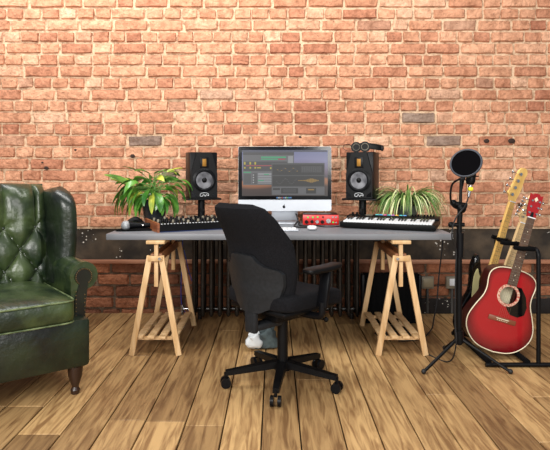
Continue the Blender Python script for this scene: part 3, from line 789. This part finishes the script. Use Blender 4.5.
m = MB(); m.tube(bez([(-0.98, 3.78, DZ+0.021), (-0.95, 3.80, DZ+0.05), (-0.92, 3.81, DZ+0.055), (-0.89, 3.83, DZ+0.021)], 6), [0.02]*19, 10)
tag(m.build('microphone_clip', M_black), 'black microphone clip lying behind the handheld microphone', 'microphone clip')

# ------------------------------------------------------------------ plants
def leaf(mb, base, direction, length, width, droop, mi=0, fold=0.25, n=10, twist=0.0, power=0.8, lift=0.6):
    d = Vector(direction).normalized(); side = d.cross(Vector((0, 0, 1)))
    if side.length < 1e-3: side = Vector((1, 0, 0))
    side.normalize(); side = Matrix.Rotation(twist, 3, d) @ side
    A = []; B = []; Cc = []; p = Vector(base); step = length/n; cur = (d+Vector((0, 0, lift))).normalized()
    for i in range(n+1):
        u = i/n; w = width/2*(math.sin(PI*min(1, u**power*0.98+0.02)))**0.8
        nrm = side.cross(cur).normalized()
        A.append(mb.b.verts.new(p-side*w+nrm*w*fold)); B.append(mb.b.verts.new(p)); Cc.append(mb.b.verts.new(p+side*w+nrm*w*fold))
        p = p+cur*step; cur = (cur+Vector((0, 0, -droop/n))).normalized()
    for i in range(n):
        mb.mi(mi if (mi == 1 or i < n-2) else mi)
        mb.face([A[i], A[i+1], B[i+1], B[i]]); mb.face([B[i], B[i+1], Cc[i+1], Cc[i]])
def lily():
    q = P(154.5, 0, 3.98)
    t = thing('potted_peace_lily', 'leafy green houseplant in a glossy dark pot at left of the desk', 'potted plant', (q.x, 3.98, DZ)); PZ_ = 0.05
    MB().lathe([(0.05, 0.0), (0.06, 0.004), (0.072, 0.05), (0.084, 0.12), (0.09, 0.165), (0.093, 0.172), (0.09, 0.178), (0.084, 0.172), (0.080, 0.15), (0.001, 0.148)], 36).build('pot', M_pot, t)
    MB().cyl((0, 0, 0.14), (0, 0, 0.155), 0.074, n=24).build('soil', M_soil, t)
    rnd = random.Random(5)
    st = MB(); lf = MB()
    # (target angle in the XZ view, depth lean, stem length, leaf length, width, droop, material)
    specs = [(172, -.1, .19, .26, .105, .25, 0), (150, .1, .20, .2, .07, .8, 0), (110, -.1, .22, .2, .085, .3, 0), (85, .1, .22, .17, .08, .5, 0), (60, .0, .25, .14, .05, .4, 1),
             (190, -.2, .16, .24, .08, 1.6, 0), (165, -.4, .15, .26, .09, 2.2, 0), (178, .3, .2, .26, .07, 2.4, 0), (200, -.3, .10, .24, .08, 2.6, 0), (155, -.6, .13, .25, .08, 2.8, 1), (185, .0, .2, .3, .06, 3.0, 1),
             (20, -.3, .17, .2, .075, 1.8, 0), (5, -.5, .13, .22, .08, 2.6, 0), (35, -.1, .22, .18, .06, 1.6, 0), (12, .2, .26, .2, .06, 3.0, 1), (-10, -.4, .1, .2, .07, 2.0, 0),
             (80, -.8, .12, .2, .085, 2.6, 0), (100, -.7, .14, .2, .085, 2.2, 0), (120, -.6, .17, .22, .08, 2.0, 0), (50, -.8, .1, .2, .08, 2.4, 0), (135, -.3, .2, .2, .08, 1.4, 0), (45, .4, .2, .16, .07, .8, 0),
             (95, .5, .2, .18, .07, .8, 0), (160, .5, .18, .22, .08, 1.5, 0), (70, -.3, .2, .13, .05, 1.0, 1), (55, .2, .27, .1, .04, 1.2, 1), (140, -.8, .1, .24, .075, 2.8, 0), (15, -.8, .08, .18, .07, 2.6, 0)]
    specs += [(195, -.5, .12, .22, .08, 2.4, 1), (170, .4, .17, .2, .08, 2.0, 0), (205, .1, .12, .22, .075, 2.4, 0), (182, -.7, .13, .2, .07, 2.8, 1), (176, -.2, .23, .2, .08, 2.2, 0), (25, .3, .2, .16, .06, 2.4, 0), (90, -.2, .23, .14, .07, .6, 0), (115, .3, .19, .18, .08, 1.2, 0)]
    specs += [(a+rnd.uniform(-14, 14), dy+rnd.uniform(-.3, .3), sl*rnd.uniform(.75, 1), ll*rnd.uniform(.7, .95), w*rnd.uniform(.6, .85), dr*rnd.uniform(.9, 1.4), 1 if rnd.random() < 0.22 else 0) for a, dy, sl, ll, w, dr, mi in specs]
    for a, dy, sl, ll, w, dr, mi in specs:
        sl *= 0.92; ll *= 0.86; w *= 0.84
        a = math.radians(a+rnd.uniform(-5, 5)); hx = math.cos(a); up = 0.55+0.5*max(0, math.sin(a))
        d = Vector((hx*0.8, dy, up)).normalized(); b0 = Vector((rnd.uniform(-.03, .03), rnd.uniform(-.03, .03), 0.15)); tip = b0+d*sl
        mid = b0+Vector((0, 0, sl*0.5))+d*sl*0.2
        st.tube(bez([b0, mid, tip], 5), 0.0028, 5)
        hd = Vector((hx if abs(hx) > 0.25 else 0.25*(1 if hx >= 0 else -1), dy, 0)).normalized()
        leaf(lf, tip, hd, ll, w, dr*1.25+0.15, mi, 0.3, 12, rnd.uniform(-.9, .9), lift=0.8-dr*0.3)
    st.build('stems', mat('leaf_stem', S(96, 140, 60), 0.5), t); lf.build('foliage', [M_leaf, M_leafy], t)
lily()
def spider():
    q = P(407, 0, 4.12)
    t = thing('potted_spider_plant', 'spider plant with striped arching leaves at right of the desk', 'potted plant', (q.x, 4.12, DZ))
    MB().lathe([(0.055, 0.0), (0.062, 0.004), (0.078, 0.12), (0.082, 0.13), (0.076, 0.13), (0.072, 0.115), (0.001, 0.113)], 32).build('pot', M_pot2, t)
    MB().cyl((0, 0, 0.105), (0, 0, 0.12), 0.072, n=24).build('soil', M_soil, t)
    rnd = random.Random(11); lf = MB()
    for k in range(330):
        a = rnd.uniform(0, 2*PI); d = Vector((math.cos(a), math.sin(a)*0.75 if math.sin(a) > 0 else math.sin(a), 0))
        L = rnd.uniform(0.26, 0.42); 
        if math.sin(a) > 0.3: L *= 0.7
        leaf(lf, (0.03*math.cos(a), 0.03*math.sin(a), 0.11), d, L, rnd.uniform(0.011, 0.017), rnd.uniform(3.0, 4.6), rnd.choice((0, 0, 1)), 0.5, 14, 0, 0.5, rnd.uniform(1.6, 4.0))
    lf.build('foliage', [M_sleaf, M_sleaf2], t)
spider()

# ------------------------------------------------------------------ microphone stand with pop filter
def mic_stand():
    Y = 3.27; q = P(459, 0, Y)
    t = thing('microphone_stand', 'black upright microphone stand at the right end of the desk', 'microphone stand', (q.x, Y, 0))
    for k in range(3):
        a = math.radians(90+120*k); m = MB(); m.tube([(0, 0, 0.16), (0.27*math.cos(a), 0.27*math.sin(a), 0.014)], 0.009, 8); l = m.build('leg', M_black, t)
        MB().ball((0.275*math.cos(a), 0.275*math.sin(a), 0.014), 0.014, 8).build('rubber_foot', M_rubber, l)
    MB().cyl((0, 0, 0.12), (0, 0, 0.62), 0.017, n=16).build('lower_pole', M_black, t)
    MB().cyl((0, 0, 0.13), (0, 0, 0.2), 0.026, n=16).build('tripod_collar', M_black, t)
    MB().cyl((0.004, 0, 0.62), (0.006, 0, 0.76), 0.021, n=16).build('grip', M_black2, t)
    MB().cyl((0, 0, 0.74), (0.008, 0, 0.93), 0.015, n=14).build('upper_pole', M_black, t)
    m = MB(); m.cyl((0.008, 0, 0.92), (0.012, 0, 1.06), 0.009, n=12); m.build('mic_rod', M_black, t)
    m = MB(); m.cyl((-0.03, 0, 0.805), (0.03, 0, 0.805), 0.012); m.ball((-0.045, 0, 0.805), 0.018, 10); m.build('height_knob', M_black, t)
    m = MB(); m.cyl((-0.03, -0.01, 0.925), (0.04, -0.01, 0.915), 0.016); m.ball((-0.035, -0.01, 0.93), 0.02, 10); m.ball((0.008, -0.02, 0.90), 0.028, 10); m.build('clamp', M_black, t)
    # pop filter
    p = thing('pop_filter', 'round black mesh pop filter on a gooseneck in front of the studio microphone', 'pop filter', (0, 0, 0))
    c = P(466, 163, 3.16); R = Euler((math.radians(-14), math.radians(-22), math.radians(-22))).to_matrix()
    # ring lies in local XZ plane, faces -Y
    m = MB(); m.loft([[c+R @ Vector((rr*math.cos(2*PI*k/48), yy, rr*0.90*math.sin(2*PI*k/48))) for k in range(48)] for rr, yy in ((0.084, -0.007), (0.089, -0.003), (0.089, 0.005), (0.080, 0.007), (0.077, 0), (0.080, -0.006))], closed=True)
    m.build('rim', mat('grey_rim', S(62, 66, 74), 0.4), p)
    m = MB(); m.loft([[c+R @ Vector((0.079*math.cos(2*PI*k/48), yy, 0.079*0.9*math.sin(2*PI*k/48))) for k in range(48)] for yy in (-0.002, 0.002)])
    m.build('mesh_screen', mat('black_mesh', S(7, 6, 8), 0.95, spec=0.05), p)
    a = c+R @ Vector((-0.052, 0.004, -0.070))
    m = MB(); m.tube(bez([a, P(452.5, 184, 3.2), P(450.5, 197, 3.22), P(453, 206, 3.25), P(459, 209, 3.26)], 8), 0.006, 8); m.build('gooseneck', M_black, p)
    MB().box(a+Vector((0.005, 0, -0.004)), (0.03, 0.016, 0.016), bev=0.003).build('rim_clip', M_black, p)
    # studio microphone
    mc = thing('studio_microphone', 'black studio microphone with a yellow tab hanging behind the pop filter', 'microphone', (0, 0, 0))
    b = P(470, 184, 3.27); tp = P(473.5, 158, 3.30)
    m = MB(); m.tube([b, b.lerp(tp, .1), b.lerp(tp, .45)], [0.02, 0.027, 0.027], 18); m.build('body', M_black, mc)
    m = MB(); m.tube([b.lerp(tp, .45), b.lerp(tp, .8), b.lerp(tp, 1)], [0.029, 0.029, 0.016], 18); m.build('grille', M_black2, mc)
    m = MB(); cc = b.lerp(tp, .3)
    m.tube([cc+Vector((0.04*math.cos(k*PI/12), 0.04*math.sin(k*PI/12), 0)) for k in range(25)], 0.004, 6)
    m.tube([cc+Vector((-0.04, 0, 0)), P(463, 183, 3.27), P(461.5, 190, 3.27)], 0.006, 6); m.build('shock_mount', M_black, mc)
    m = MB(); m.box(P(470.7, 189, 3.25), (0.026, 0.02, 0.022), bev=0.007); m.build('yellow_tab', mat('yellow_plastic', S(228, 220, 40), 0.5), mc)
    m = MB(); m.cyl(P(470.5, 185, 3.27), P(468.5, 197, 3.27), 0.012, 0.008); m.build('connector', M_chrome, mc)
    o = MB().tube(bez([P(468.5, 197, 3.27), P(465, 206, 3.22), P(457, 216, 3.2), P(453, 226, 3.2), P(452, 238, 3.2), P(456, 250, 3.23), P(455.5, 275, 3.23), P(455, 320, 3.23), P(456, 345, 3.22), (1.0, 3.3, 0.01), (0.9, 3.5, 0.008)], 8), 0.0042, 6).build('microphone_cable', M_rubber)
    tag(o, 'thin black cable looping down the microphone stand', 'cable')
mic_stand()

# ------------------------------------------------------------------ guitars in a rack
def half_outline(tab, n=30):
    pts = []
    zs = [tab[0][0]+(tab[-1][0]-tab[0][0])*(1-math.cos(PI*i/n))/2 for i in range(n+1)]
    def cr(z):
        for i in range(len(tab)-1):
            if z <= tab[i+1][0]+1e-9:
                p0 = tab[max(i-1, 0)]; p1 = tab[i]; p2 = tab[i+1]; p3 = tab[min(i+2, len(tab)-1)]
                t = (z-p1[0])/(p2[0]-p1[0]+1e-9); m1 = (p2[1]-p0[1])/(p2[0]-p0[0]+1e-9)*(p2[0]-p1[0]); m2 = (p3[1]-p1[1])/(p3[0]-p1[0]+1e-9)*(p2[0]-p1[0])
                if i == 0: m1 = 2*(p2[1]-p1[1])
                if i == len(tab)-2: m2 = 2*(p2[1]-p1[1])
                h = t*t*t; k = t*t
                return max(0.001, (2*h-3*k+1)*p1[1]+(h-2*k+t)*m1+(-2*h+3*k)*p2[1]+(h-k)*m2)
        return 0.001
    return [(z, cr(z)) for z in zs]
def neck_parts(t, z0, z1, w0, w1, yb, mats_, frets, dots=True, y_th=0.022):
    nk, bd, dm = mats_
    m = MB(); m.loft([[(-w0/2, yb, z0), (w0/2, yb, z0), (w0*0.3, yb+y_th, z0), (-w0*0.3, yb+y_th, z0)], [(-w1/2, yb, z1), (w1/2, yb, z1), (w1*0.3, yb+y_th, z1), (-w1*0.3, yb+y_th, z1)]]); m.build('neck', nk, t)
    m = MB(); m.mi(0); m.loft([[(-w0/2, yb-0.006, z0), (w0/2, yb-0.006, z0), (w0/2, yb, z0), (-w0/2, yb, z0)], [(-w1/2, yb-0.006, z1), (w1/2, yb-0.006, z1), (w1/2, yb, z1), (-w1/2, yb, z1)]])
    scale = frets[1]; pos = []
    for k in range(1, frets[0]+1):
        z = z1-scale*(1-2**(-k/12.0)); 
        if z < z0+0.004: break
        w = w1+(w0-w1)*(z1-z)/(z1-z0); m.mi(1).box((0, yb-0.0066, z), (w, 0.0010, 0.0014)); pos.append(z)
    m.mi(2)
    pos = [z1]+pos
    for k in (3, 5, 7, 9, 12, 15, 17, 19):
        if k < len(pos):
            z = (pos[k]+pos[k-1])/2
            for x in ((-0.012, 0.012) if k == 12 else (0,)): m.box((x, yb-0.0066, z), (0.0045, 0.001, 0.0045))
    m.build('fretboard', [bd, mat('dull_fret', S(120, 116, 108), 0.5, 0.3), dm], t)
    MB().box((0, yb-0.007, z1+0.003), (w1, 0.008, 0.006)).build('nut', M_white, t)
def strings(t, z0, z1, w0, w1, y0, y1, n):
    m = MB()
    for k in range(n):
        u = k/(n-1)-0.5; m.tube([(u*w0, y0, z0), (u*w1, y1, z1)], 0.0004, 4)
    m.build('strings', mat('bronze_string', S(120, 100, 76), 0.6), t)
M_maple = mat('maple_neck', S(236, 196, 116), 0.4, c2=S(218, 172, 92), scale=6, stretch=(6, 6, 1))
M_maple2 = mat('pale_maple_neck', S(226, 198, 150), 0.35, c2=S(206, 172, 120), scale=6, stretch=(6, 6, 1))
M_rose = mat('rosewood_board', S(92, 66, 50), 0.5, c2=S(66, 46, 34), scale=10, stretch=(6, 6, 1))
M_ivory = mat('ivory_binding', S(232, 220, 190), 0.4)
M_dot = mat('dark_inlay', S(30, 26, 22), 0.5)

def acoustic():
    q = P(489, 348.5, 3.42)
    t = thing('acoustic_guitar', 'red acoustic guitar with black pickguard, frontmost in the guitar rack', 'guitar', (q.x, 3.42, q.z), rot=(0, math.radians(16), 0))
    tab = [(0, 0.0), (0.012, 0.085), (0.05, 0.150), (0.11, 0.192), (0.17, 0.198), (0.24, 0.175), (0.31, 0.143), (0.36, 0.136), (0.41, 0.142), (0.45, 0.139), (0.48, 0.115), (0.498, 0.07), (0.505, 0.0)]
    ho = half_outline(tab, 36); out = [(x, z) for z, x in ho]+[(-x, z) for z, x in ho[::-1][1:-1]]
    n = len(out); hc = (0, 0.343); hr = 0.051
    hole = []
    for (x, z) in out:
        a = math.atan2(z-hc[1], x-hc[0]); hole.append((hc[0]+hr*math.cos(a), hc[1]+hr*math.sin(a)))
    red = bpy.data.materials.new('red_burst_lacquer'); red.use_nodes = True; nt = red.node_tree; b = nt.nodes['Principled BSDF']; N = nt.nodes.new; L = nt.links.new
    at = N('ShaderNodeAttribute'); at.attribute_name = 'tint'; r = N('ShaderNodeValToRGB'); e = r.color_ramp.elements
    e[0].position = 0.0; e[0].color = S(84, 8, 14); e[1].position = 0.5; e[1].color = S(158, 24, 30); L(at.outputs['Fac'], r.inputs[0]); L(r.outputs[0], b.inputs['Base Color'])
    b.inputs['Roughness'].default_value = 0.22; b.inputs['Coat Weight'].default_value = 0.3
    m = MB(); lay = m.b.verts.layers.float_color.new('tint'); RG = []
    for k in range(9):
        u = k/8; ring = []
        for (o_, h_) in zip(out, hole):
            v = m.b.verts.new((o_[0]*(1-u)+h_[0]*u, -0.055, o_[1]*(1-u)+h_[1]*u)); f = min(1, u*1.6); v[lay] = (f, f, f, 1); ring.append(v)
        RG.append(ring)
    for A, B in zip(RG, RG[1:]):
        for j in range(n): m.face([A[j], A[(j+1) % n], B[(j+1) % n], B[j]])
    inner = [m.b.verts.new((p[0], -0.050, p[1])) for p in hole]
    for v in inner: v[lay] = (0.6, 0.6, 0.6, 1)
    for j in range(n): m.face([RG[-1][j], RG[-1][(j+1) % n], inner[(j+1) % n], inner[j]])
    m.build('soundboard', red, t)
    m = MB(); A = [m.b.verts.new((x*0.995, -0.054, z*0.995+0.001)) for x, z in out]; B = [m.b.verts.new((x, 0.05, z)) for x, z in out]
    for j in range(n): m.face([A[j], A[(j+1) % n], B[(j+1) % n], B[j]])
    m.face(B); m.build('back_and_sides', mat('dark_red_sides', S(62, 16, 14), 0.3, c2=S(36, 9, 9)), t)
    m = MB(); m.tube([(x, -0.055, z) for x, z in out]+[(out[0][0], -0.055, out[0][1])], 0.0032, 6); m.build('binding', M_ivory, t)
    MB().box((0, 0.043, hc[1]), (0.12, 0.004, 0.12)).build('inside_back', mat('pale_inner_wood', S(236, 226, 190), 0.6), t)
    m = MB(); m.loft([[(hc[0]+rr*math.cos(2*PI*k/40), yy, hc[1]+rr*math.sin(2*PI*k/40)) for k in range(40)] for rr, yy in ((0.052, -0.0545), (0.052, -0.0562), (0.067, -0.0562), (0.067, -0.0545))], closed=True)
    m.build('rosette', mat('rosette_inlay', S(222, 196, 170), 0.4, c2=S(176, 60, 50), scale=90), t)
    pg = []
    for k in range(15):
        a = math.radians(72-k*11.5); pg.append((0.066*math.cos(a), 0.343+0.066*math.sin(a)))
    pg = [(0.028, 0.405)]+pg[1:]+[(0.0+0.018, 0.255), (0.04, 0.235), (0.085, 0.232), (0.118, 0.255), (0.122, 0.30), (0.10, 0.36), (0.062, 0.405)]
    m = MB(); m.prism(pg, -0.0582, -0.0555); m.build('pickguard', M_gloss, t)
    br = MB(); br.box((0, -0.060, 0.195), (0.165, 0.010, 0.028), bev=0.004); bo = br.build('bridge', mat('rosewood_bridge', S(128, 72, 48), 0.4), t)
    m = MB(); m.box((0, -0.0665, 0.200), (0.075, 0.004, 0.004)); m.build('saddle', M_ivory, bo)
    m = MB()
    for k in range(6): m.ball((-0.028+k*0.0112, -0.066, 0.190), 0.003, 6)
    m.build('bridge_pins', M_ivory, bo)
    neck_parts(t, 0.405, 0.818, 0.055, 0.044, -0.058, (M_rose, M_rose, M_ivory), (20, 0.618))
    strings(t, 0.198, 0.818, 0.058, 0.036, -0.0675, -0.0655, 6)
    m = MB(); m.prism([(-0.024, 0.822), (0.024, 0.822), (0.034, 0.876), (0.037, 0.961), (0.022, 0.954), (0.012, 0.966), (-0.012, 0.966), (-0.022, 0.954), (-0.037, 0.961), (-0.034, 0.876)], -0.058, -0.042)
    hd = m.build('headstock', mat('red_lacquer', S(160, 20, 26), 0.25), t)
    m = MB(); m.prism([(-0.011, 0.823), (0.011, 0.823), (0.006, 0.854), (-0.006, 0.854)], -0.060, -0.057); m.build('truss_cover', M_gloss, hd)
    m = MB(); m.prism([(0, 0.916), (0.012, 0.931), (0, 0.946), (-0.012, 0.931)], -0.060, -0.0575); m.build('headstock_emblem', M_ivory, hd)
    for s in (-1, 1):
        for k in range(3):
            z = 0.849+k*0.036; m = MB(); m.cyl((s*0.022, -0.068, z), (s*0.022, -0.056, z), 0.006, n=12); m.cyl((s*0.034, -0.048, z), (s*0.046, -0.048, z), 0.003, n=8); m.ball((s*0.050, -0.048, z), 0.008, 8, (0.8, 0.5, 1)); m.build('tuning_peg', M_chrome, hd)
acoustic()

def solid_guitar(name, label, nut_px, Y, tilt, yaw, sc, body_m, guard_m, neck_m, tuners, body_pts, guard_pts, blen, zjoint):
    # origin at the nut so the visible neck lands where it should; local z is up the neck
    q = P(nut_px[0], nut_px[1], Y); R = Matrix.Rotation(math.radians(tilt), 4, 'Y') @ Matrix.Rotation(math.radians(yaw), 4, 'Z')
    Lb = sc+blen; base = q-(R @ Vector((0, 0, Lb)))
    t = thing(name, label, 'guitar', base, rot=R.to_euler())
    pts = bez([(x, 0, z) for x, z in body_pts]+[(body_pts[0][0], 0, body_pts[0][1])], 6)[:-1]
    m = MB(); n = len(pts)
    rings = []
    cx = 0.0; cz = 0.2
    for s_, y in ((0.965, -0.022), (1.0, -0.014), (1.0, 0.014), (0.965, 0.022)):
        rings.append([(cx+(p.x-cx)*s_, y, cz+(p.z-cz)*s_) for p in pts])
    m.loft(rings); m.build('body', body_m, t)
    g = bez([(x, 0, z) for x, z in guard_pts]+[(guard_pts[0][0], 0, guard_pts[0][1])], 5)[:-1]
    m = MB(); m.prism([(p.x, p.z) for p in g], -0.0255, -0.022); m.build('pickguard', guard_m, t)
    m = MB(); m.box((0, -0.028, blen), (0.08, 0.012, 0.04), bev=0.003); m.build('bridge', M_chrome, t)
    for z in ((0.24,) if tuners == 4 else (0.14, 0.20, 0.26)): MB().box((0, -0.028, z), (0.085, 0.01, 0.022), bev=0.003).build('pickup', M_black if tuners == 4 else M_white, t)
    neck_parts(t, zjoint, Lb, 0.06, 0.042, -0.026, (neck_m, neck_m, M_dot), (21, sc))
    strings(t, blen, Lb, 0.055, 0.034, -0.040, -0.036, tuners)
    k = 1.0 if tuners == 4 else 0.82
    hp = [(-0.021, 0.005), (-0.030, 0.03), (-0.046, 0.052), (-0.036, 0.08), (-0.024, 0.15), (-0.016, 0.195), (0.004, 0.222), (0.034, 0.218), (0.045, 0.19), (0.036, 0.16), (0.036, 0.11), (0.030, 0.06), (0.021, 0.028), (0.021, 0.005)]
    hpp = bez([(x*k*1.22+0.004, 0, Lb+z*k*1.05) for x, z in hp], 4)
    m = MB(); m.prism([(p.x, p.z) for p in hpp], -0.026, -0.012); hd = m.build('headstock', neck_m, t)
    for i in range(tuners):
        u = i/(tuners-1); z = Lb+k*(0.048+0.14*u); x = k*(-0.026+0.022*u); m = MB()
        m.cyl((x, -0.040, z), (x, -0.024, z), 0.011*k if tuners == 4 else 0.006, n=14); m.cyl((x, -0.018, z), (x-0.045*k, -0.018, z), 0.003, n=8)
        m.ball((x-0.052*k, -0.018, z), 0.011*k, 8, (0.6, 0.5, 1)); m.build('tuning_peg', M_chrome, hd)
    return t
fender = [(0.0, 0.0), (-0.09, 0.008), (-0.150, 0.06), (-0.160, 0.13), (-0.135, 0.21), (-0.115, 0.27), (-0.130, 0.34), (-0.150, 0.40), (-0.148, 0.46), (-0.125, 0.475), (-0.095, 0.42), (-0.06, 0.375), (-0.03, 0.37), (0.03, 0.36), (0.06, 0.36), (0.10, 0.395), (0.128, 0.40), (0.138, 0.36), (0.118, 0.29), (0.115, 0.22), (0.145, 0.15), (0.158, 0.09), (0.12, 0.02)]
fguard = [(-0.03, 0.365), (-0.06, 0.35), (-0.09, 0.37), (-0.115, 0.40), (-0.125, 0.35), (-0.105, 0.27), (-0.08, 0.20), (-0.02, 0.13), (0.05, 0.12), (0.12, 0.08), (0.125, 0.13), (0.095, 0.22), (0.10, 0.29), (0.11, 0.36), (0.06, 0.345), (0.03, 0.36)]
M_cream = mat('cream_pickguard', S(214, 206, 150), 0.35)
solid_guitar('bass_guitar', 'black bass guitar with cream pickguard and golden maple neck, rearmost in the rack', (509, 201.5), 3.72, 16.5, 22, 0.82, M_gloss, M_cream, M_maple, 4,
             [(x*1.0, z*1.12) for x, z in fender], [(x, z*1.12) for x, z in fguard], 0.10, 0.40)
solid_guitar('electric_guitar', 'electric guitar with pale maple neck, standing between the acoustic and the bass', (519.5, 222.5), 3.575, 18.5, 20, 0.648, mat('brown_lacquer', S(86, 48, 26), 0.2, c2=S(40, 20, 12)), mat('brown_guard', S(60, 36, 22), 0.3), M_maple2, 6,
             [(x*0.94, z*0.9) for x, z in fender], [(x*0.94, z*0.9) for x, z in fguard], 0.13, 0.36)
def rack():
    t = thing('guitar_rack', 'black tubular rack holding the three guitars at the right', 'guitar stand', (0, 0, 0))
    X = 1.495; zt = 0.665
    for y, nm in ((3.24, 0), (3.86, 1)):
        m = MB(); m.tube([(X, y, 0.02), (X, y, zt-0.04)]+[(X, y+(0.03 if nm == 0 else -0.03)*(1-math.cos(k*PI/12)), zt-0.04+0.04*math.sin(k*PI/12)) for k in range(1, 7)], 0.0125, 10); m.build('upright', M_black, t)
        m = MB(); m.tube([(X+0.14, y, 0.014), (X-0.30, y, 0.014)], 0.0125, 10); m.build('foot_tube', M_black, t)
    MB().cyl((X, 3.27, zt), (X, 3.84, zt), 0.012, n=10).build('top_bar', M_black, t)
    MB().cyl((X-0.28, 3.24, 0.028), (X-0.28, 3.86, 0.028), 0.016, n=12).build('lower_bar', M_foam, t)
    MB().cyl((X-0.06, 3.24, 0.028), (X-0.06, 3.86, 0.028), 0.016, n=12).build('lower_bar', M_foam, t)
    for y, L_ in ((3.27, 0.125), (3.50, 0.11), (3.66, 0.07), (3.80, 0.05)):
        m = MB(); m.tube([(X, y, zt), (X-L_*0.7, y, zt+0.004), (X-L_, y, zt+0.010)], 0.0135, 10); m.build('padded_divider', M_foam, t)
rack()

# ------------------------------------------------------------------ shield, sockets, cables, bits
def shield():
    t = thing('acoustic_shield', 'black ribbed foam acoustic shield standing on the floor behind the right trestle', 'acoustic shield', (0.845, 4.20, 0))
    def arc(u, r): a = math.radians(-62+124*u); return r*math.sin(a), 0.06-r*math.cos(a)*0.35
    m = MB(); R = []
    def f(u, v):
        x = (u-0.5)*0.40; rib = 0.010*abs(math.sin(u*PI*9)); return (x, -0.05-0.03*math.sin(PI*u)-rib, 0.006+v*0.355+0.008*math.sin(PI*u)*v)
    MB().patch(f, 90, 4, (0, 0.05, 0)).build('ribbed_foam', M_foam, t)
    for s in (-1, 1): MB().box((s*0.205, -0.03, 0.178), (0.022, 0.09, 0.355), bev=0.006).build('side_rim', M_black2, t)
    MB().patch(lambda u, v: ((u-0.5)*0.40, 0.004, 0.006+v*0.35), 4, 4, (0, 0.012, 0)).build('back_panel', M_black2, t)
shield()
def socket(px, label, white):
    q = P(px, 282, WY-0.02); t = thing('wall_socket', label, 'wall socket', (q.x, WY-0.014, q.z), 0, 'metal wall sockets under the desk rail')
    MB().box((0, -0.016, 0), (0.094, 0.034, 0.094), bev=0.004).build('box', M_conc, t)
    if white: MB().box((0.002, -0.037, 0.004), (0.052, 0.008, 0.054), bev=0.003).build('switch_plate', M_white, t)
    else: MB().box((0, -0.036, 0), (0.074, 0.006, 0.066), bev=0.003).build('face_plate', mat('dull_plate', S(160, 146, 118), 0.45, 0.1), t)
    MB().cyl((0.0, -0.016, -0.047), (0.0, -0.016, -q.z+0.004), 0.011, n=12).build('conduit', mat('grey_conduit', S(92, 92, 90), 0.4, 0.5), t)
socket(427, 'dull metal wall socket box on the brick, nearer the desk trestle', False)
socket(451.5, 'metal wall box with a white switch plate, behind the microphone stand', True)
tag(MB().tube(bez([P(443, 236, 4.2), P(442, 250, 4.2), P(439, 275, 4.2), P(437, 300, 4.1), P(434, 318, 4.0), P(431, 330, 3.9), (0.95, 3.75, 0.008), (0.8, 3.7, 0.008)], 8), 0.005, 6).build('hanging_cable', M_rubber), 'black cable hanging behind the desk down to the floorboards', 'cable')
tag(MB().tube(bez([P(183, 232, 4.33), P(182, 262, 4.33), P(181, 290, 4.33), P(182, 306, 4.33), P(186, 313, 4.30)], 8), 0.0035, 6).build('blue_cable', mat('blue_cable', S(34, 60, 150), 0.45)), 'blue cable hanging straight down behind the left trestle', 'cable')
tag(MB().tube(bez([P(184, 250, 4.36), P(189, 272, 4.36), P(193, 285, 4.36), P(192, 300, 4.36), P(188, 311, 4.33)], 8), 0.0035, 6).build('blue_cable', mat('blue_cable', S(34, 60, 150), 0.45)), 'blue cable bowing out towards the black radiator', 'cable')
pts = []
for k in range(50): pts.append((0.80+0.13*math.cos(k*0.55)*(1-k/140), 3.86+0.06*math.sin(k*0.55), 0.008+0.0008*k))
tag(MB().tube(bez(pts, 3), 0.004, 6).build('coiled_cable', M_rubber), 'tangled black cable on the floor in front of the ribbed shield', 'cable')
# crumpled cloth under the chair
m = MB(); random.seed(3)
def crumple(q):
    nz = noise.noise(q*14)*0.035+noise.noise(q*32)*0.016; q.x += nz; q.y += nz*0.6; q.z = max(-0.052, q.z+noise.noise(q*17+Vector((4, 2, 1)))*0.03); return q
m.sq((0, 0, 0.062), (0.085, 0.07, 0.085), 0.8, 0.8, 48, 26, crumple)
cl = thing('crumpled_bag', 'crumpled grey-green and white cloth bag on the floor under the office chair', 'bag', (P(265, 0, 3.55).x, 3.60, 0))
m.build('dark_cloth', mat('grey_green_cloth', S(74, 88, 90), 0.7, c2=S(34, 42, 44), scale=16, bump=0.5, bscale=30), cl)
m = MB(); m.sq((-0.06, -0.05, 0.06), (0.035, 0.045, 0.06), 0.8, 0.8, 32, 16, crumple); m.build('white_cloth', mat('white_cloth', S(214, 218, 220), 0.8), cl)

# put the base of these things where they stand
for nm, p in (('pop_filter', P(460, 207, 3.26)), ('studio_microphone', P(470, 184, 3.27)), ('guitar_rack', Vector((1.36, 3.55, 0)))):
    o = bpy.data.objects[nm]; o.location = p
    for ch in bpy.data.objects:
        if ch.parent == o: ch.location = ch.location - p
